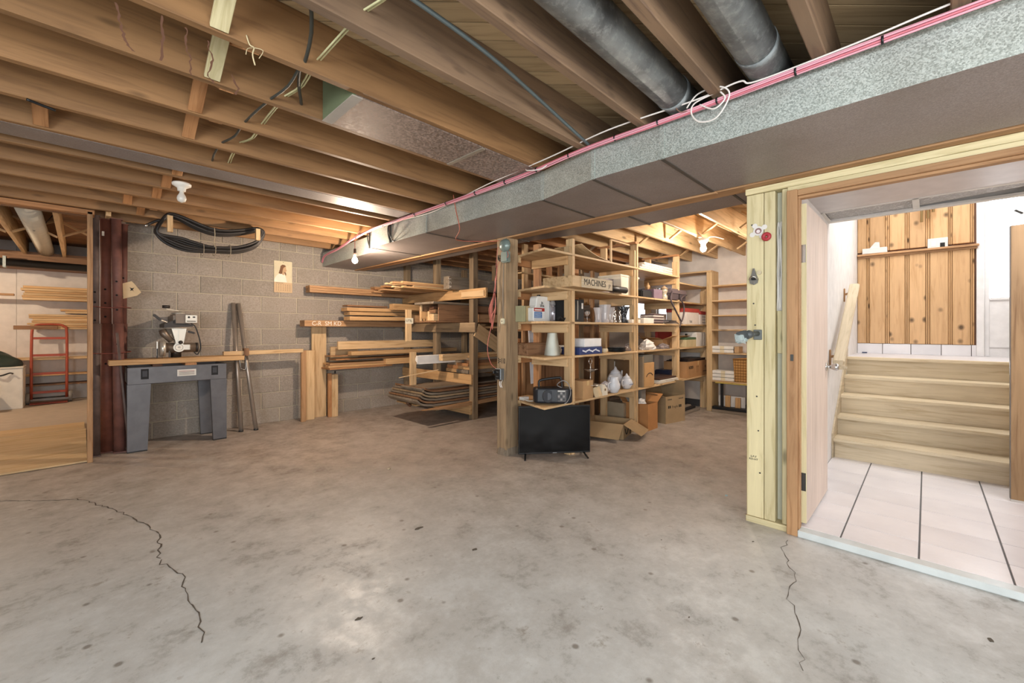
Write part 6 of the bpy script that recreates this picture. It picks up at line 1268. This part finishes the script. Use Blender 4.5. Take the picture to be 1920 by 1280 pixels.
tag(bx('newspaper', (a+.05, 2.65, L5), (4.7, 2.9, L5+.025), plain('#cfd0ca', .7), None, .002), 'folded newspaper lying inside the thin strip frame', 'newspaper')
# ================================================================ hall and stair things
hr = thing('handrail', 'pale wooden handrail climbing the white wall beside the pink door', 'handrail', (5.3, .56, 1.3))
a = Vector((4.72, .56, .955)); b = Vector((5.90, .56, 1.735)); bar('rail', a, b, .085, .045, wood('maple', 'X'), hr, .008)
bx('end_cap', (4.665, .50, .90), (4.745, .62, .935), wood('maple', 'X'), hr, .01); bar('rail_foot', (4.70, .56, .93), (4.70, .56, .98), .07, .06, wood('maple', 'X'), hr, .006)
for t in (.12, .93):
    c = a.lerp(b, t); k = cyl('bracket', c+Vector((0, .0, -.03)), (c.x, .645, c.z-.05), .012, wood('casing', 'Y'), hr, 10); bx('bracket_plate', (c.x-.02, .632, c.z-.13), (c.x+.02, .645, c.z+.02), wood('casing', 'Z'), hr, .006)
ty = at(1640, 470, X=7.06).y; tb3 = thing('tissue_box', 'white tissue box with a tissue pulled up on the pine ledge', 'tissue box', (7.06, ty, 2.216)); bx('box', (7.03, ty-.12, 2.216), (7.08, ty+.12, 2.285), WHITE, tb3, .004)
mesh('tissue', [(0, -.05, 0), (0, .05, 0), (.004, .03, .03), (-.003, -.005, .075), (.004, -.012, .055), (0, -.045, .07), (.01, 0, .0)], [(0, 1, 2, 3), (0, 3, 4, 5), (0, 6, 1), (6, 3, 2)], WHITE, tb3, (7.055, ty, 2.284))
sy = at(1758, 454, X=7.08).y; sz = at(1758, 456, X=7.08).z; swp = thing('thermostat_plate', 'white double switch plate with a dark display above the ledge', 'switch', (7.07, sy, sz)); bx('plate', (7.06, sy-.085, sz-.07), (7.075, sy+.085, sz+.06), WHITE, swp, .004); bx('rocker', (7.056, sy+.015, sz-.035), (7.06, sy+.055, sz+.03), plain('#f2f0ec', .4), swp, .002); bx('display', (7.056, sy-.06, sz-.05), (7.06, sy-.02, sz+.0), INK, swp)
wcm = thing('wind_chime', 'hanging brass chime tubes high on the pine wall', 'chime', (7.0, .1, 2.75)); BR = plain('#b79f72', .3, .8)
for px, py in ((1728, 416), (1740, 409), (1750, 397)):
    c = at(px, py, X=7.0); cyl('tube', c, (c.x, c.y, 3.02), .013, BR, wcm, 14); tube('string', [(c.x, c.y, 3.02), (c.x, c.y, 3.12)], .002, INK, wcm, 4)
c = at(1740, 409, X=7.0); cyl('top_disc', (c.x, c.y, 3.12), (c.x, c.y, 3.135), .09, wood('casing', 'X'), wcm, 18); bx('wall_hook', (c.x, c.y-.008, 3.135), (7.09, c.y+.008, 3.15), DKMET, wcm)
tag(bx('blue_item', (7.05, at(1622, 663, X=7.06).y-.02, .951), (7.07, at(1622, 663, X=7.06).y+.03, .965), plain('#38415f', .5), None, .002), 'tiny dark blue item on the landing by the tile skirting', 'clip')
for (nm, a, b) in (('coat_hook', at(1905, 398, X=6.9), at(1918, 388, X=6.9)),):
    tag(bar('coat_hook', (a.x, -.715, a.z-.02), (a.x-.03, -.66, a.z+.02), .02, .02, DKMET, None, .004), 'grey hook high on the wall behind the brown door leaf', 'hook')
